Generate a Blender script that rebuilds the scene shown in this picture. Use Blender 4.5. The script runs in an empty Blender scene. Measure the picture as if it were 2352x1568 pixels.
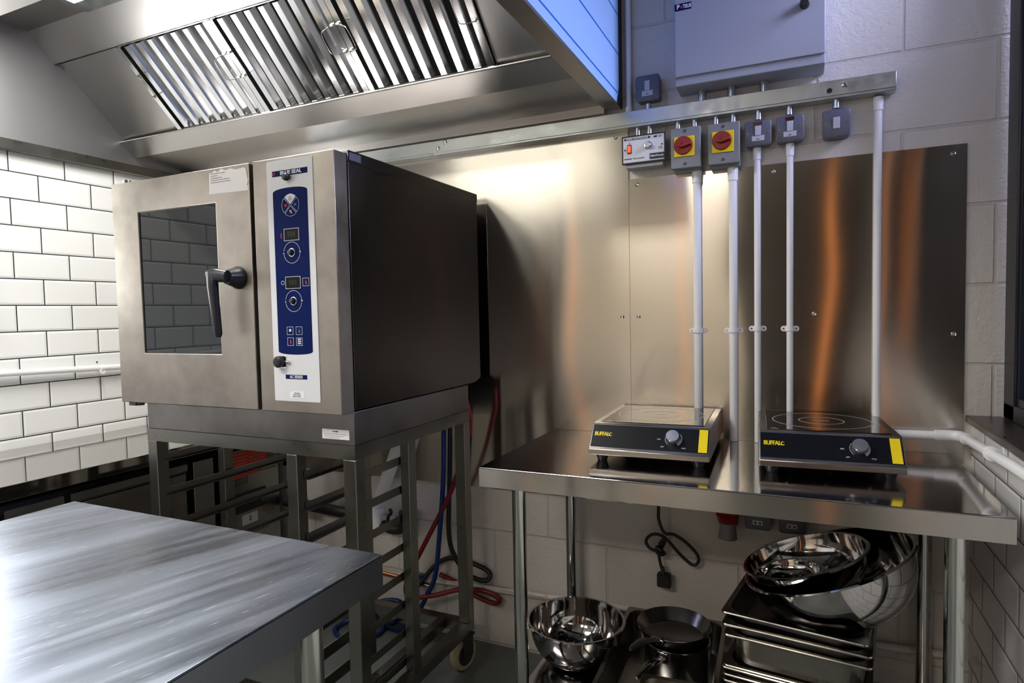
import bpy, bmesh, math, random
from math import pi, sin, cos, radians
from mathutils import Vector, Matrix
random.seed(4)
S = bpy.context.scene
COL = S.collection

# ---------------------------------------------------------------- camera
cd = bpy.data.cameras.new('camera'); cam = bpy.data.objects.new('camera', cd); COL.objects.link(cam)
cam.location = (-0.05028, -2.15047, 1.30517)
cam.rotation_euler = (1.5233871, 0.0204342, 0.4277121)
cd.sensor_fit = 'HORIZONTAL'; cd.sensor_width = 36.0; cd.lens = 1437.72 / 2352 * 36
cd.clip_start = 0.02
S.camera = cam
# ---------------------------------------------------------------- view
S.view_settings.view_transform = 'Standard'; S.view_settings.look = 'None'
S.view_settings.gamma = 1.0; S.view_settings.use_curve_mapping = False
S.view_settings.exposure = 0.0
# ---------------------------------------------------------------- world: cool daylight outside the window
W = bpy.data.worlds.new('world'); S.world = W; W.use_nodes = True
W.node_tree.nodes['Background'].inputs[0].default_value = (0.36, 0.55, 1.0, 1)
W.node_tree.nodes['Background'].inputs[1].default_value = .35

def area(name, loc, rot, sx, sy, power, col):
    l = bpy.data.lights.new(name, 'AREA'); l.shape = 'RECTANGLE'; l.size = sx; l.size_y = sy
    l.energy = power; l.color = col
    o = bpy.data.objects.new(name, l); o.location = loc; o.rotation_euler = rot; COL.objects.link(o)
    return o
area('hood_lamp_light', (-1.72, -0.825, 2.385), (0, 0, 0), 1.16, 0.09, 27, (1.0, 0.95, 0.86))
area('added_ceiling_light', (-2.0, -2.3, 2.86), (0, 0, 0), 1.2, 0.5, 36, (1.0, 0.98, 0.96))  # added unseen panel light, whitens the tiled left wall
area('added_wall_light', (-2.685, -1.025, 1.60), (0, radians(-90), 0), .56, .24, 3.2, (.94, .97, 1.0))  # added unseen wall light, for the bright patch on the near table
area('added_ceiling_light', (-1.2, -4.1, 2.86), (0, 0, 0), 1.2, 0.5, 40, (1.0, 0.90, 0.78))  # added unseen panel light, fills from behind the camera
area('window_daylight', (1.0, -.45, 2.7), (0, radians(58), 0), .8, .7, 80, (0.58, 0.62, 1.0))

# ---------------------------------------------------------------- materials
MATS = {}
def mat(name, col=(.5, .5, .5), rough=.5, metal=0.0, spec=.5, emit=None, es=0, trans=0, ior=1.5, coat=0, alpha=1):
    m = bpy.data.materials.new(name); m.use_nodes = True
    b = m.node_tree.nodes['Principled BSDF']
    b.inputs['Base Color'].default_value = (*col, 1); b.inputs['Roughness'].default_value = rough
    b.inputs['Metallic'].default_value = metal; b.inputs['Specular IOR Level'].default_value = spec
    b.inputs['IOR'].default_value = ior; b.inputs['Coat Weight'].default_value = coat
    if trans: b.inputs['Transmission Weight'].default_value = trans
    if emit: b.inputs['Emission Color'].default_value = (*emit, 1); b.inputs['Emission Strength'].default_value = es
    MATS[name] = m
    return m
def N(m, t, **k):
    n = m.node_tree.nodes.new(t)
    for a, v in k.items():
        if a in n.inputs: n.inputs[a].default_value = v
        else: setattr(n, a, v)
    return n
def L(m, a, b): m.node_tree.links.new(a, b)
def P(m): return m.node_tree.nodes['Principled BSDF']
def ramp(m, fac, p0, c0, p1, c1):
    r = N(m, 'ShaderNodeValToRGB'); e = r.color_ramp.elements
    e[0].position = p0; e[0].color = (*c0, 1); e[1].position = p1; e[1].color = (*c1, 1)
    L(m, fac, r.inputs[0]); return r
def coords(m, scale=(1, 1, 1)):
    t = N(m, 'ShaderNodeTexCoord'); mp = N(m, 'ShaderNodeMapping'); mp.inputs['Scale'].default_value = scale
    L(m, t.outputs['Object'], mp.inputs[0]); return mp.outputs[0]

def steel(name, col=(.60, .57, .53), rough=.3, var=.08, smudge=5.0, grain=(1, 1, 60), bump=.02, tangent=None, aniso=0, wave=0, wscale=1.6, stain=None):
    m = mat(name, col, rough, 1.0); b = P(m)
    n1 = N(m, 'ShaderNodeTexNoise', Scale=smudge, Detail=5.0, Roughness=.6); L(m, coords(m), n1.inputs[0])
    n2 = N(m, 'ShaderNodeTexNoise', Scale=9.0, Detail=4.0); L(m, coords(m, grain), n2.inputs[0])
    r = ramp(m, n1.outputs[0], .3, (rough - var,) * 3, .7, (rough + var,) * 3)
    L(m, r.outputs[0], b.inputs['Roughness'])
    lo = stain or tuple(c * .95 for c in col)
    c = ramp(m, n1.outputs[0], .32, lo, .62, col); L(m, c.outputs[0], b.inputs['Base Color'])
    bp = None
    if bump: bp = N(m, 'ShaderNodeBump', Strength=bump * 8, Distance=.0003); L(m, n2.outputs[0], bp.inputs['Height'])
    out = bp.outputs[0] if bp else None
    if wave:
        w = N(m, 'ShaderNodeTexNoise', Scale=wscale, Detail=1.0); L(m, coords(m), w.inputs[0])
        bw = N(m, 'ShaderNodeBump', Strength=1.0, Distance=wave); L(m, w.outputs[0], bw.inputs['Height'])
        if bp: L(m, bp.outputs[0], bw.inputs['Normal'])
        out = bw.outputs[0]
    if out: L(m, out, b.inputs['Normal'])
    if aniso:
        b.inputs['Anisotropic'].default_value = aniso
        c = N(m, 'ShaderNodeCombineXYZ'); 
        for i in range(3): c.inputs[i].default_value = tangent[i]
        L(m, c.outputs[0], b.inputs['Tangent'])
    return m

M_splash = steel('splashback_steel', (.66, .62, .55), .155, .012, 2.2, (60, 1, 60), 0, (0, 0, 1), 1.0, .018, 1.3)
M_hood = steel('hood_steel', (.50, .485, .465), .30, .03, 3.0, (1, 60, 60), 0)
M_lining = steel('hood_lining_steel', (.40, .40, .42), .42, .02, 2.0, (1, 60, 60), 0)
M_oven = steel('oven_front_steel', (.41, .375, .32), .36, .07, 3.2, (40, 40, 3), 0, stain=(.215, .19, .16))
M_side = steel('shaded_oven_steel', (.13, .122, .125), .2, .02, 3.5, (40, 40, 2), 0, (0, 0, 1), .9, .0015, 2.0)  # same steel as the front, darkened for the dim side of the oven
M_frame = steel('stand_steel', (.24, .235, .21), .32, .07, 9.0, (30, 30, 30), .02)
M_table = steel('table_steel', (.58, .57, .565), .105, .03, 5.0, (1, 40, 60), 0)
M_apron = steel('table_edge_steel', (.56, .54, .51), .19, .03, 5.0, (60, 60, 1), 0, (0, 0, 1), 1.0)
M_bowl = mat('polished_steel', (.50, .485, .475), .07, 1.0)
M_tube = mat('tube_steel', (.62, .64, .62), .16, 1.0)
M_pan = steel('pan_steel', (.31, .295, .265), .22, .06, 14, (20, 20, 20), .02)
M_pot = steel('pot_steel', (.36, .35, .34), .2, .04, 5, (1, 1, 60), .02)
M_fry = steel('dark_pan_steel', (.30, .29, .285), .2, .04, 5, (1, 1, 1), 0)
M_fryh = mat('dark_handle_iron', (.10, .08, .07), .35, .9)
M_baff = mat('baffle_bright_steel', (.80, .81, .83), .13, 1.0)
M_galv = steel('galvanised_steel', (.50, .53, .53), .36, .09, 26, (3, 3, 3), .03)
M_fridge = steel('fridge_steel', (.30, .285, .26), .3, .05, 5, (1, 60, 60), .02)
M_stub = mat('bright_galvanised', (.62, .64, .66), .26, 1.0)
M_brass = mat('brass_screw', (.40, .30, .18), .35, 1.0)
M_wire = mat('wire_steel', (.78, .77, .74), .18, 1.0)
M_white = mat('white_pvc', (.88, .88, .90), .32)
M_black = mat('black_rubber', (.012, .012, .013), .45)
M_dark = mat('dark_void', (.006, .006, .006), .8)
M_handle = mat('black_handle_plastic', (.012, .014, .018), .28)
M_red = mat('red_switch', (.24, .006, .007), .3, spec=.35)
M_yellow = mat('yellow_plate', (.85, .66, .0), .4)
M_grey = mat('isolator_grey', (.22, .225, .235), .5)
M_spur = mat('spur_grey', (.11, .115, .15), .42)
M_rock = mat('rocker_white', (.50, .49, .56), .35)
M_neon = mat('neon_dark_red', (.06, .004, .006), .2)
M_neonon = mat('neon_lit', (.6, .03, .01), .3, emit=(1.0, .09, .03), es=1.6)
M_box = mat('distribution_board_grey', (.33, .345, .40), .45)
M_blue = mat('panel_blue', (.005, .014, .095), .5, spec=.05)
M_lgrey = mat('control_panel_grey', (.78, .80, .82), .45)
M_ink = mat('print_white', (.75, .77, .80), .5)
M_inkr = mat('print_red', (.62, .03, .03), .5)
M_inkb = mat('print_blue', (.03, .22, .55), .5)
M_inkk = mat('print_black', (.02, .02, .025), .5)
M_paper = mat('paper_white', (.93, .93, .93), .7)
M_disp = mat('display_black', (.006, .008, .007), .3, spec=.15)
M_chrome = mat('chrome', (.75, .74, .72), .1, 1.0)
M_ring = mat('hob_ring_print', (.33, .33, .35), .4)
M_scplate = mat('speed_plate', (.60, .60, .64), .4)
M_hose_r = mat('red_hose', (.19, .008, .012), .35)
M_hose_b = mat('blue_hose', (.003, .022, .13), .35)
M_copper = mat('copper', (.62, .27, .12), .3, 1.0)
M_notice = mat('red_notice', (.50, .035, .018), .6)
M_stick = mat('label_white', (.62, .63, .66), .5)
M_cream = mat('cream_tyre', (.42, .38, .24), .6)
M_frameblk = mat('window_frame_black', (.008, .008, .010), .35)
M_sill = mat('sill_dark', (.035, .026, .024), .28)
M_hobglass = mat('hob_glass', (.006, .006, .007), .03, coat=.6, ior=1.6)
M_hobpanel = mat('hob_black_panel', (.005, .006, .009), .38, spec=.2)
M_plinth = steel('shaded_plinth_steel', (.27, .26, .24), .34, .06, 4, (1, 1, 1), 0, stain=(.17, .165, .155))  # front steel again, shade of the plinth put into its colour
M_hobsteel = steel('hob_casing_steel', (.40, .385, .365), .24, .04, 5, (1, 1, 1), 0)
M_hobknob = steel('hob_knob_steel', (.62, .64, .68), .28, .03, 6, (60, 1, 1), .01)
M_ovglass = mat('oven_glass', (.006, .010, .010), .03, ior=1.5)
M_lampd = mat('lamp_diffuser', (.8, .9, .9), .4, emit=(.80, 1.0, .96), es=7)
M_ceill = mat('added_lamp_diffuser', (.9, .9, .9), .4, emit=(1.0, .97, .94), es=3)  # for the added ceiling and wall lights
M_streak = mat('streak_tube_glow', (.6, .2, .05), .4, emit=(1.0, .34, .09), es=1.6)  # glow of the added tubes that streak the steel orange
M_dim = mat('dim_display', (.02, .025, .022), .3)
M_galvdark = mat('castor_bracket', (.09, .09, .085), .4, .8)

# blue film with a hint of sheen
M_film = mat('blue_protective_film', (.36, .56, .90), .42)
M_filml = mat('blue_film_stripe', (.008, .15, .52), .42)

# painted blockwork
M_block = mat('painted_blockwork', (.66, .62, .56), .62); m = M_block
tc = N(m, 'ShaderNodeTexCoord'); sx = N(m, 'ShaderNodeSeparateXYZ'); L(m, tc.outputs['Object'], sx.inputs[0])
ad = N(m, 'ShaderNodeMath', operation='ADD'); ad.inputs[1].default_value = 45.0 * 1 + .225
L(m, sx.outputs[0], ad.inputs[0]); az = N(m, 'ShaderNodeMath', operation='ADD'); az.inputs[1].default_value = -.005 + .45 * 4
L(m, sx.outputs[2], az.inputs[0]); cx = N(m, 'ShaderNodeCombineXYZ'); L(m, ad.outputs[0], cx.inputs[0]); L(m, az.outputs[0], cx.inputs[1])
br = N(m, 'ShaderNodeTexBrick', offset=.5, offset_frequency=2); L(m, cx.outputs[0], br.inputs['Vector'])
br.inputs['Scale'].default_value = 1; br.inputs['Mortar Size'].default_value = .006; br.inputs['Mortar Smooth'].default_value = .6
br.inputs['Brick Width'].default_value = .45; br.inputs['Row Height'].default_value = .225
br.inputs['Color1'].default_value = (.66, .625, .575, 1); br.inputs['Color2'].default_value = (.64, .605, .56, 1); br.inputs['Mortar'].default_value = (.58, .54, .49, 1)
L(m, br.outputs['Color'], P(m).inputs['Base Color'])
inv = N(m, 'ShaderNodeMath', operation='SUBTRACT'); inv.inputs[0].default_value = 1.0; L(m, br.outputs['Fac'], inv.inputs[1])
b1 = N(m, 'ShaderNodeBump', Strength=1.0, Distance=.0022); L(m, inv.outputs[0], b1.inputs['Height'])
nz = N(m, 'ShaderNodeTexNoise', Scale=55.0, Detail=6.0, Roughness=.65); L(m, tc.outputs['Object'], nz.inputs[0])
vr = N(m, 'ShaderNodeTexVoronoi', Scale=34.0); L(m, tc.outputs['Object'], vr.inputs[0])
pit = ramp(m, vr.outputs['Distance'], .02, (0, 0, 0), .16, (1, 1, 1))
b2 = N(m, 'ShaderNodeBump', Strength=.9, Distance=.004); L(m, nz.outputs[0], b2.inputs['Height']); L(m, b1.outputs[0], b2.inputs['Normal'])
b3 = N(m, 'ShaderNodeBump', Strength=.4, Distance=.0025); L(m, pit.outputs[0], b3.inputs['Height']); L(m, b2.outputs[0], b3.inputs['Normal'])
L(m, b3.outputs[0], P(m).inputs['Normal'])

def tile_mat(name, u_off, v_off, base, grout, w=.2, h=.1009):
    m = mat(name, base, .08); tc = N(m, 'ShaderNodeTexCoord'); sx = N(m, 'ShaderNodeSeparateXYZ'); L(m, tc.outputs['Object'], sx.inputs[0])
    a = N(m, 'ShaderNodeMath', operation='ADD'); a.inputs[1].default_value = u_off; L(m, sx.outputs[1], a.inputs[0])
    c = N(m, 'ShaderNodeMath', operation='ADD'); c.inputs[1].default_value = v_off; L(m, sx.outputs[2], c.inputs[0])
    v = N(m, 'ShaderNodeCombineXYZ'); L(m, a.outputs[0], v.inputs[0]); L(m, c.outputs[0], v.inputs[1])
    def brick(ms, sm):
        b = N(m, 'ShaderNodeTexBrick', offset=.5, offset_frequency=2); L(m, v.outputs[0], b.inputs['Vector'])
        b.inputs['Scale'].default_value = 1; b.inputs['Mortar Size'].default_value = ms; b.inputs['Mortar Smooth'].default_value = sm
        b.inputs['Brick Width'].default_value = w; b.inputs['Row Height'].default_value = h
        b.inputs['Color1'].default_value = (*base, 1); b.inputs['Color2'].default_value = (base[0] * .97, base[1] * .97, base[2] * .98, 1)
        b.inputs['Mortar'].default_value = (*grout, 1); return b
    b = brick(.0021, .1); L(m, b.outputs['Color'], P(m).inputs['Base Color'])
    rr = ramp(m, b.outputs['Fac'], 0, (.08,) * 3, 1, (.8,) * 3); L(m, rr.outputs[0], P(m).inputs['Roughness'])
    e = brick(.011, 1.0); i = N(m, 'ShaderNodeMath', operation='SUBTRACT'); i.inputs[0].default_value = 1; L(m, e.outputs['Fac'], i.inputs[1])
    bp = N(m, 'ShaderNodeBump', Strength=.7, Distance=.003); L(m, i.outputs[0], bp.inputs['Height'])
    i2 = N(m, 'ShaderNodeMath', operation='SUBTRACT'); i2.inputs[0].default_value = 1; L(m, b.outputs['Fac'], i2.inputs[1])
    bq = N(m, 'ShaderNodeBump', Strength=1.0, Distance=.0012); L(m, i2.outputs[0], bq.inputs['Height']); L(m, bp.outputs[0], bq.inputs['Normal'])
    L(m, bq.outputs[0], P(m).inputs['Normal']); return m
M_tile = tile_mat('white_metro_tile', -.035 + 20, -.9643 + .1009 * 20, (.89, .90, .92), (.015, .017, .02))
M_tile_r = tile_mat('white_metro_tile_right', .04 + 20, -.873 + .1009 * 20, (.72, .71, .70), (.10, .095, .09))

M_floor = mat('grey_green_vinyl_floor', (.16, .175, .165), .45); m = M_floor
n1 = N(m, 'ShaderNodeTexNoise', Scale=4.0, Detail=6.0); L(m, coords(m), n1.inputs[0])
c = ramp(m, n1.outputs[0], .3, (.10, .11, .10), .7, (.155, .168, .155)); L(m, c.outputs[0], P(m).inputs['Base Color'])
M_paint = mat('cream_wall_paint', (.62, .56, .47), .6)
M_darkwall = mat('dark_wall_paint', (.022, .018, .015), .6)
M_ceil = mat('ceiling_white', (.55, .55, .54), .8)

# scratched worktop for the near table
M_fg = steel('scratched_table_steel', (.40, .425, .48), .36, .05, 2.5, (1, 26, 60), 0, stain=(.24, .26, .30)); m = M_fg
def rotc(m, ang, scale):
    t = N(m, 'ShaderNodeTexCoord'); mp = N(m, 'ShaderNodeMapping'); mp.inputs['Rotation'].default_value = (0, 0, ang)
    mq = N(m, 'ShaderNodeMapping'); mq.inputs['Scale'].default_value = scale
    L(m, t.outputs['Object'], mp.inputs[0]); L(m, mp.outputs[0], mq.inputs[0]); return mq.outputs[0]
sm = N(m, 'ShaderNodeTexNoise', Scale=1.6, Detail=6.0, Roughness=.6, Distortion=.35); L(m, rotc(m, radians(-72), (.8, 13, 1)), sm.inputs[0])
big = N(m, 'ShaderNodeTexNoise', Scale=2.6, Detail=2.0); L(m, coords(m), big.inputs[0])
av = N(m, 'ShaderNodeMath', operation='MULTIPLY_ADD'); av.inputs[1].default_value = .55; L(m, sm.outputs[0], av.inputs[0])
hf = N(m, 'ShaderNodeMath', operation='MULTIPLY'); hf.inputs[1].default_value = .45; L(m, big.outputs[0], hf.inputs[0]); L(m, hf.outputs[0], av.inputs[2])
sc = N(m, 'ShaderNodeTexNoise', Scale=5.0, Detail=2.0); L(m, rotc(m, radians(-76), (5, 130, 1)), sc.inputs[0])
s1 = ramp(m, sc.outputs[0], .70, (0, 0, 0), .74, (1, 1, 1))
cb = ramp(m, av.outputs[0], .36, (.10, .115, .15), .64, (.30, .335, .41))
mx = N(m, 'ShaderNodeMix', data_type='RGBA'); mx.inputs[7].default_value = (.75, .77, .80, 1)
L(m, s1.outputs[0], mx.inputs[0]); L(m, cb.outputs[0], mx.inputs[6]); L(m, mx.outputs[2], P(m).inputs['Base Color'])
rr = ramp(m, av.outputs[0], .38, (.24,) * 3, .62, (.40,) * 3); L(m, rr.outputs[0], P(m).inputs['Roughness'])
M_fgap = steel('dull_edge_steel', (.26, .275, .31), .34, .04, 5.0, (60, 60, 1), 0)

# ---------------------------------------------------------------- mesh helpers
class B:
    def __init__(s): s.bm = bmesh.new()
    def face(s, vs, smooth=False):
        try: f = s.bm.faces.new(vs); f.smooth = smooth; return f
        except ValueError: return None
    def box(s, x0, x1, y0, y1, z0, z1, M=None):
        if x0 > x1: x0, x1 = x1, x0
        if y0 > y1: y0, y1 = y1, y0
        if z0 > z1: z0, z1 = z1, z0
        c = [(x0, y0, z0), (x1, y0, z0), (x1, y1, z0), (x0, y1, z0), (x0, y0, z1), (x1, y0, z1), (x1, y1, z1), (x0, y1, z1)]
        v = [s.bm.verts.new(M @ Vector(p) if M else p) for p in c]
        for q in ((3, 2, 1, 0), (4, 5, 6, 7), (0, 1, 5, 4), (1, 2, 6, 5), (2, 3, 7, 6), (3, 0, 4, 7)): s.face([v[i] for i in q])
        return s
    def loft(s, loops, closed=False, caps=True, smooth=True):
        R = [[s.bm.verts.new(p) for p in l] for l in loops]; n = len(R[0])
        K = len(R) if closed else len(R) - 1
        for i in range(K):
            a, b = R[i], R[(i + 1) % len(R)]
            for j in range(n): s.face([a[j], a[(j + 1) % n], b[(j + 1) % n], b[j]], smooth)
        if caps and not closed: s.face(R[0][::-1]); s.face(R[-1])
        return s
    def cyl(s, p, q, r, n=20, r2=None, caps=True):
        p, q = Vector(p), Vector(q); d = (q - p).normalized(); a = d.orthogonal().normalized(); b = d.cross(a)
        r2 = r if r2 is None else r2
        f = lambda c, rr: [c + a * cos(2 * pi * k / n) * rr + b * sin(2 * pi * k / n) * rr for k in range(n)]
        return s.loft([f(p, r), f(q, r2)], caps=caps)
    def lathe(s, prof, n=40, M=None, caps=False):
        M = M or Matrix()
        return s.loft([[M @ Vector((max(r, 1e-5) * cos(2 * pi * k / n), max(r, 1e-5) * sin(2 * pi * k / n), z)) for k in range(n)] for r, z in prof], caps=caps)
    def tube(s, pts, r, n=10, smooth=3):
        P = [Vector(p) for p in pts]
        if smooth and len(P) > 2:
            Q = []; E = [P[0] * 2 - P[1]] + P + [P[-1] * 2 - P[-2]]
            for i in range(1, len(E) - 2):
                for k in range(smooth):
                    t = k / smooth; a, b, c, d = E[i - 1:i + 3]
                    Q.append(.5 * ((2 * b) + (c - a) * t + (2 * a - 5 * b + 4 * c - d) * t * t + (3 * b - a - 3 * c + d) * t ** 3))
            Q.append(P[-1]); P = Q
        T = [(P[min(i + 1, len(P) - 1)] - P[max(i - 1, 0)]).normalized() for i in range(len(P))]
        u = T[0].orthogonal().normalized(); L_ = []
        for i, p in enumerate(P):
            u = (u - T[i] * u.dot(T[i])).normalized(); w = T[i].cross(u)
            L_.append([p + (u * cos(2 * pi * k / n) + w * sin(2 * pi * k / n)) * r for k in range(n)])
        return s.loft(L_)
    def prism(s, poly, axis, a, b, smooth=False):
        f = {'x': lambda p, t: (t, p[0], p[1]), 'y': lambda p, t: (p[0], t, p[1]), 'z': lambda p, t: (p[0], p[1], t)}[axis]
        return s.loft([[f(p, a) for p in poly], [f(p, b) for p in poly]], smooth=smooth)
    def frame(s, o, i, y0, y1):   # rectangular ring in the x-z plane, o/i = (x0,x1,z0,z1)
        f = lambda r, y: [(r[0], y, r[2]), (r[1], y, r[2]), (r[1], y, r[3]), (r[0], y, r[3])]
        return s.loft([f(o, y1), f(o, y0), f(i, y0), f(i, y1)], closed=True, smooth=False)
def rrect(cx, cy, hx, hy, r, z, n=5, rot=0):
    out = []
    for k, (sx_, sy_) in enumerate(((1, 1), (-1, 1), (-1, -1), (1, -1))):
        for j in range(n + 1):
            t = (k + j / n) * pi / 2
            x = sx_ * (hx - r) + r * cos(t); y = sy_ * (hy - r) + r * sin(t)
            out.append((cx + x * cos(rot) - y * sin(rot), cy + x * sin(rot) + y * cos(rot), z))
    return out

def link(name, b, m, parent=None, off=(0, 0, 0), bev=0, seg=2, label=None):
    bm = b.bm if isinstance(b, B) else b
    bmesh.ops.translate(bm, verts=bm.verts, vec=-Vector(off))
    bmesh.ops.recalc_face_normals(bm, faces=bm.faces)
    me = bpy.data.meshes.new(name); bm.to_mesh(me); bm.free(); me.materials.append(m); me.set_sharp_from_angle(angle=radians(38))
    o = bpy.data.objects.new(name, me); COL.objects.link(o)
    if parent is not None: o.parent = parent
    if bev:
        md = o.modifiers.new('bevel', 'BEVEL'); md.width = bev; md.segments = seg; md.limit_method = 'ANGLE'; md.angle_limit = radians(40)
    if label: o['label'] = label
    return o
def tag(o, label, cat, group=None):
    o['label'] = label; o['category'] = cat
    if group: o['group'] = group
    return o
class Thing:
    def __init__(s, name, label, cat, loc=(0, 0, 0), rz=0, group=None, local=False):
        o = bpy.data.objects.new(name, None); o.empty_display_size = .05; COL.objects.link(o)
        o.location = loc; o.rotation_euler = (0, 0, rz); tag(o, label, cat, group); s.o = o; s.off = (0, 0, 0) if local else loc
    def part(s, name, b, m, parent=None, bev=0, seg=2, label=None): return link(name, b, m, parent or s.o, s.off, bev, seg, label)
    def text(s, name, *a, parent=None, label=None, **k): return s.part(name, textb(*a, **k), k.get('m', M_ink), parent, label=label)
def single(name, b, m, label, cat, loc, group=None, bev=0, seg=2):
    o = link(name, b, m, None, loc, bev, seg); o.location = loc; return tag(o, label, cat, group)
def struct(name, b, m, loc=(0, 0, 0), bev=0):
    o = link(name, b, m, None, (0, 0, 0), bev); o['kind'] = 'structure'; return o
DG = None
def textb(txt, x, y, z, size, m=None, rx=pi / 2, rz=0, sx=1.0, ex=.0004, align='CENTER', bold=0, shear=0, M=None, dup_=0):
    c = bpy.data.curves.new('t', 'FONT'); c.body = txt; c.size = size; c.extrude = ex; c.align_x = align; c.align_y = 'CENTER'
    c.offset = bold; c.shear = shear
    o = bpy.data.objects.new('t', c); COL.objects.link(o); dg = bpy.context.evaluated_depsgraph_get()
    me = bpy.data.meshes.new_from_object(o.evaluated_get(dg)); bm = bmesh.new(); bm.from_mesh(me)
    if dup_:
        g_ = bmesh.ops.duplicate(bm, geom=bm.verts[:] + bm.edges[:] + bm.faces[:]); bmesh.ops.translate(bm, verts=[v for v in g_['geom'] if isinstance(v, bmesh.types.BMVert)], vec=(dup_, 0, .00002))
    T = M if M is not None else Matrix.Translation((x, y, z)) @ Matrix.Rotation(rz, 4, 'Z') @ Matrix.Rotation(rx, 4, 'X')
    bmesh.ops.transform(bm, matrix=T @ Matrix.Scale(sx, 4, (1, 0, 0)), verts=bm.verts)
    bpy.data.objects.remove(o); bpy.data.curves.remove(c); bpy.data.meshes.remove(me)
    b = B(); b.bm.free(); b.bm = bm; return b

def words(x0, x1, y, z, h, seed):
    rnd = random.Random(seed); b = B(); x = x0
    while x < x1:
        w_ = rnd.uniform(1.5, 4.5) * h; b.box(x, min(x + w_, x1), y - .0003, y, z - h * .5, z + h * .5); x += w_ + h * .8
    return b

# ================================================================ SETTING
XL, XR, YB, ZC = -2.75, .47, -5.0, 2.9
struct('floor', B().box(XL - .1, 1.0, YB - .1, .1, -.1, 0), M_floor)
struct('wall_back', B().box(XL - .1, XR + .02, 0, .12, 0, ZC), M_block)
struct('wall_left', B().box(XL - .1, XL, YB, 0, 0, ZC), M_tile)
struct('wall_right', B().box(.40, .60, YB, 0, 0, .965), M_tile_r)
struct('wall_right_upper', B().box(XR, .60, -2.6, 0, 2.62, ZC), M_paint)
struct('wall_right_rear', B().box(XR, .60, YB, -2.6, .965, ZC), M_darkwall)
struct('ceiling', B().box(XL - .1, .6, YB - .1, .12, ZC, ZC + .1), M_ceil)
struct('wall_front', B().box(XL - .1, .6, YB - .1, YB, 0, ZC), M_darkwall)
struct('added_pale_panel', B().box(-2.55, -.62, YB, YB + .04, 0, 2.25), M_paint)  # pale panel added out of view for the tan reflection in the splashback
b = B()
for y0, y1 in ((-.105, -.012), (-1.35, -1.28), (-2.6, -2.5)): b.box(XR, .50, y0, y1, .985, 2.6)
b.box(XR, .50, -2.6, -.012, 2.53, 2.62); b.box(XR, .50, -2.6, -.012, .985, 1.03)
wf = struct('window_1', b, M_frameblk, bev=.004)
g = bpy.data.materials.new('window_pane'); g.use_nodes = True; nt_ = g.node_tree; nt_.nodes.remove(nt_.nodes['Principled BSDF'])
tr_ = nt_.nodes.new('ShaderNodeBsdfTransparent'); gl_ = nt_.nodes.new('ShaderNodeBsdfGlossy'); gl_.inputs['Roughness'].default_value = .02; mx_ = nt_.nodes.new('ShaderNodeMixShader'); fr_ = nt_.nodes.new('ShaderNodeFresnel')
for a_, b_ in ((fr_.outputs[0], mx_.inputs[0]), (tr_.outputs[0], mx_.inputs[1]), (gl_.outputs[0], mx_.inputs[2]), (mx_.outputs[0], nt_.nodes['Material Output'].inputs[0])): nt_.links.new(a_, b_)
link('window_glass', B().box(.487, .490, -2.5, -.10, 1.03, 2.53), g, wf)
b = B(); b.frame((-2.5, -.105, 1.03, 2.53), (-2.47, -.122, 1.05, 2.51), .476, .486)
bmesh.ops.transform(b.bm, matrix=Matrix(((0, 1, 0, 0), (1, 0, 0, 0), (0, 0, 1, 0), (0, 0, 0, 1))), verts=b.bm.verts)
link('inner_sash', b, mat('sash_dark_blue', (.01, .014, .03), .3), wf)
struct('trim_1', B().box(.385, .58, -2.62, -.004, .966, .985), M_sill, bev=.002)

# ================================================================ SPLASHBACK
def screw(T, x, z, y=-.004, r=.0055):
    b = B(); Mx = Matrix.Translation((x, y, z)) @ Matrix.Rotation(pi / 2, 4, 'X')
    b.lathe([(.0001, .0045), (r * .45, .0042), (r * .46, .0025), (r * .6, .0025), (r, .0035), (r * 1.25, .0008), (r * 1.3, 0)], 14, Mx)
    T.part('screw', b, M_chrome)
t = Thing('splashback_panel', 'brushed steel splashback sheet behind the oven, left of the vertical seam', 'splashback', (-1.3, 0, .62))
t.part('steel_sheet', B().box(-2.2, -.5795, -.004, 0, .622, 1.915), M_splash)
for x, z in ((-.622, 1.898), (-.606, 1.28)): screw(t, x, z)
t = Thing('splashback_panel', 'brushed steel splashback sheet right of the vertical seam, behind the white conduits', 'splashback', (-.1, 0, .86))
t.part('steel_sheet', B().box(-.5785, .381, -.004, 0, .845, 1.75), M_splash)
for x, z in ((-.55, 1.73), (-.549, 1.279), (-.119, 1.726), (.349, 1.725), (.355, 1.216), (-.004, 1.28)): screw(t, x, z)

# ================================================================ EXTRACTOR HOOD
H = Thing('extractor_hood', 'large stainless steel extraction canopy with sloping baffle filters over the oven', 'extractor hood', (-1.7, -.03, 1.945))
xa, xb = -2.735, -.655
H.part('end_panel', B().box(xb, -.60, -1.36, -.03, 1.99, 2.75), M_hood, label='grey end panel of the canopy, edge seen from below')
f = H.part('protective_film', B().prism([(-1.36, 1.998), (-.075, 1.994), (-.045, 2.05), (-.045, 2.75), (-1.36, 2.75)], 'x', -.60, -.5985), M_film, label='pale blue film peeling at its lower edge')
for z in (2.028, 2.159, 2.288, 2.42): H.part('film_stripe', B().box(-.5985, -.5980, -1.36, -.046, z - .0028, z + .0028), M_filml, f)
H.part('rear_shadow_gap', B().box(-.6005, -.597, -.044, -.004, 1.99, 2.75), M_black)  # black strip standing in for the shadow gap beside the film
H.part('side_lining', B().box(XL + .002, xa, -1.36, -.03, 1.985, 2.75), M_lining, label='grey steel lining on the left wall')
H.part('side_lip', B().box(XL + .002, -2.712, -1.36, -.03, 1.945, 1.985), M_frame, bev=.002)
H.part('back_plate', B().box(xa, xb, -.03, -.002, 1.978, 2.75), M_hood)
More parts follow.
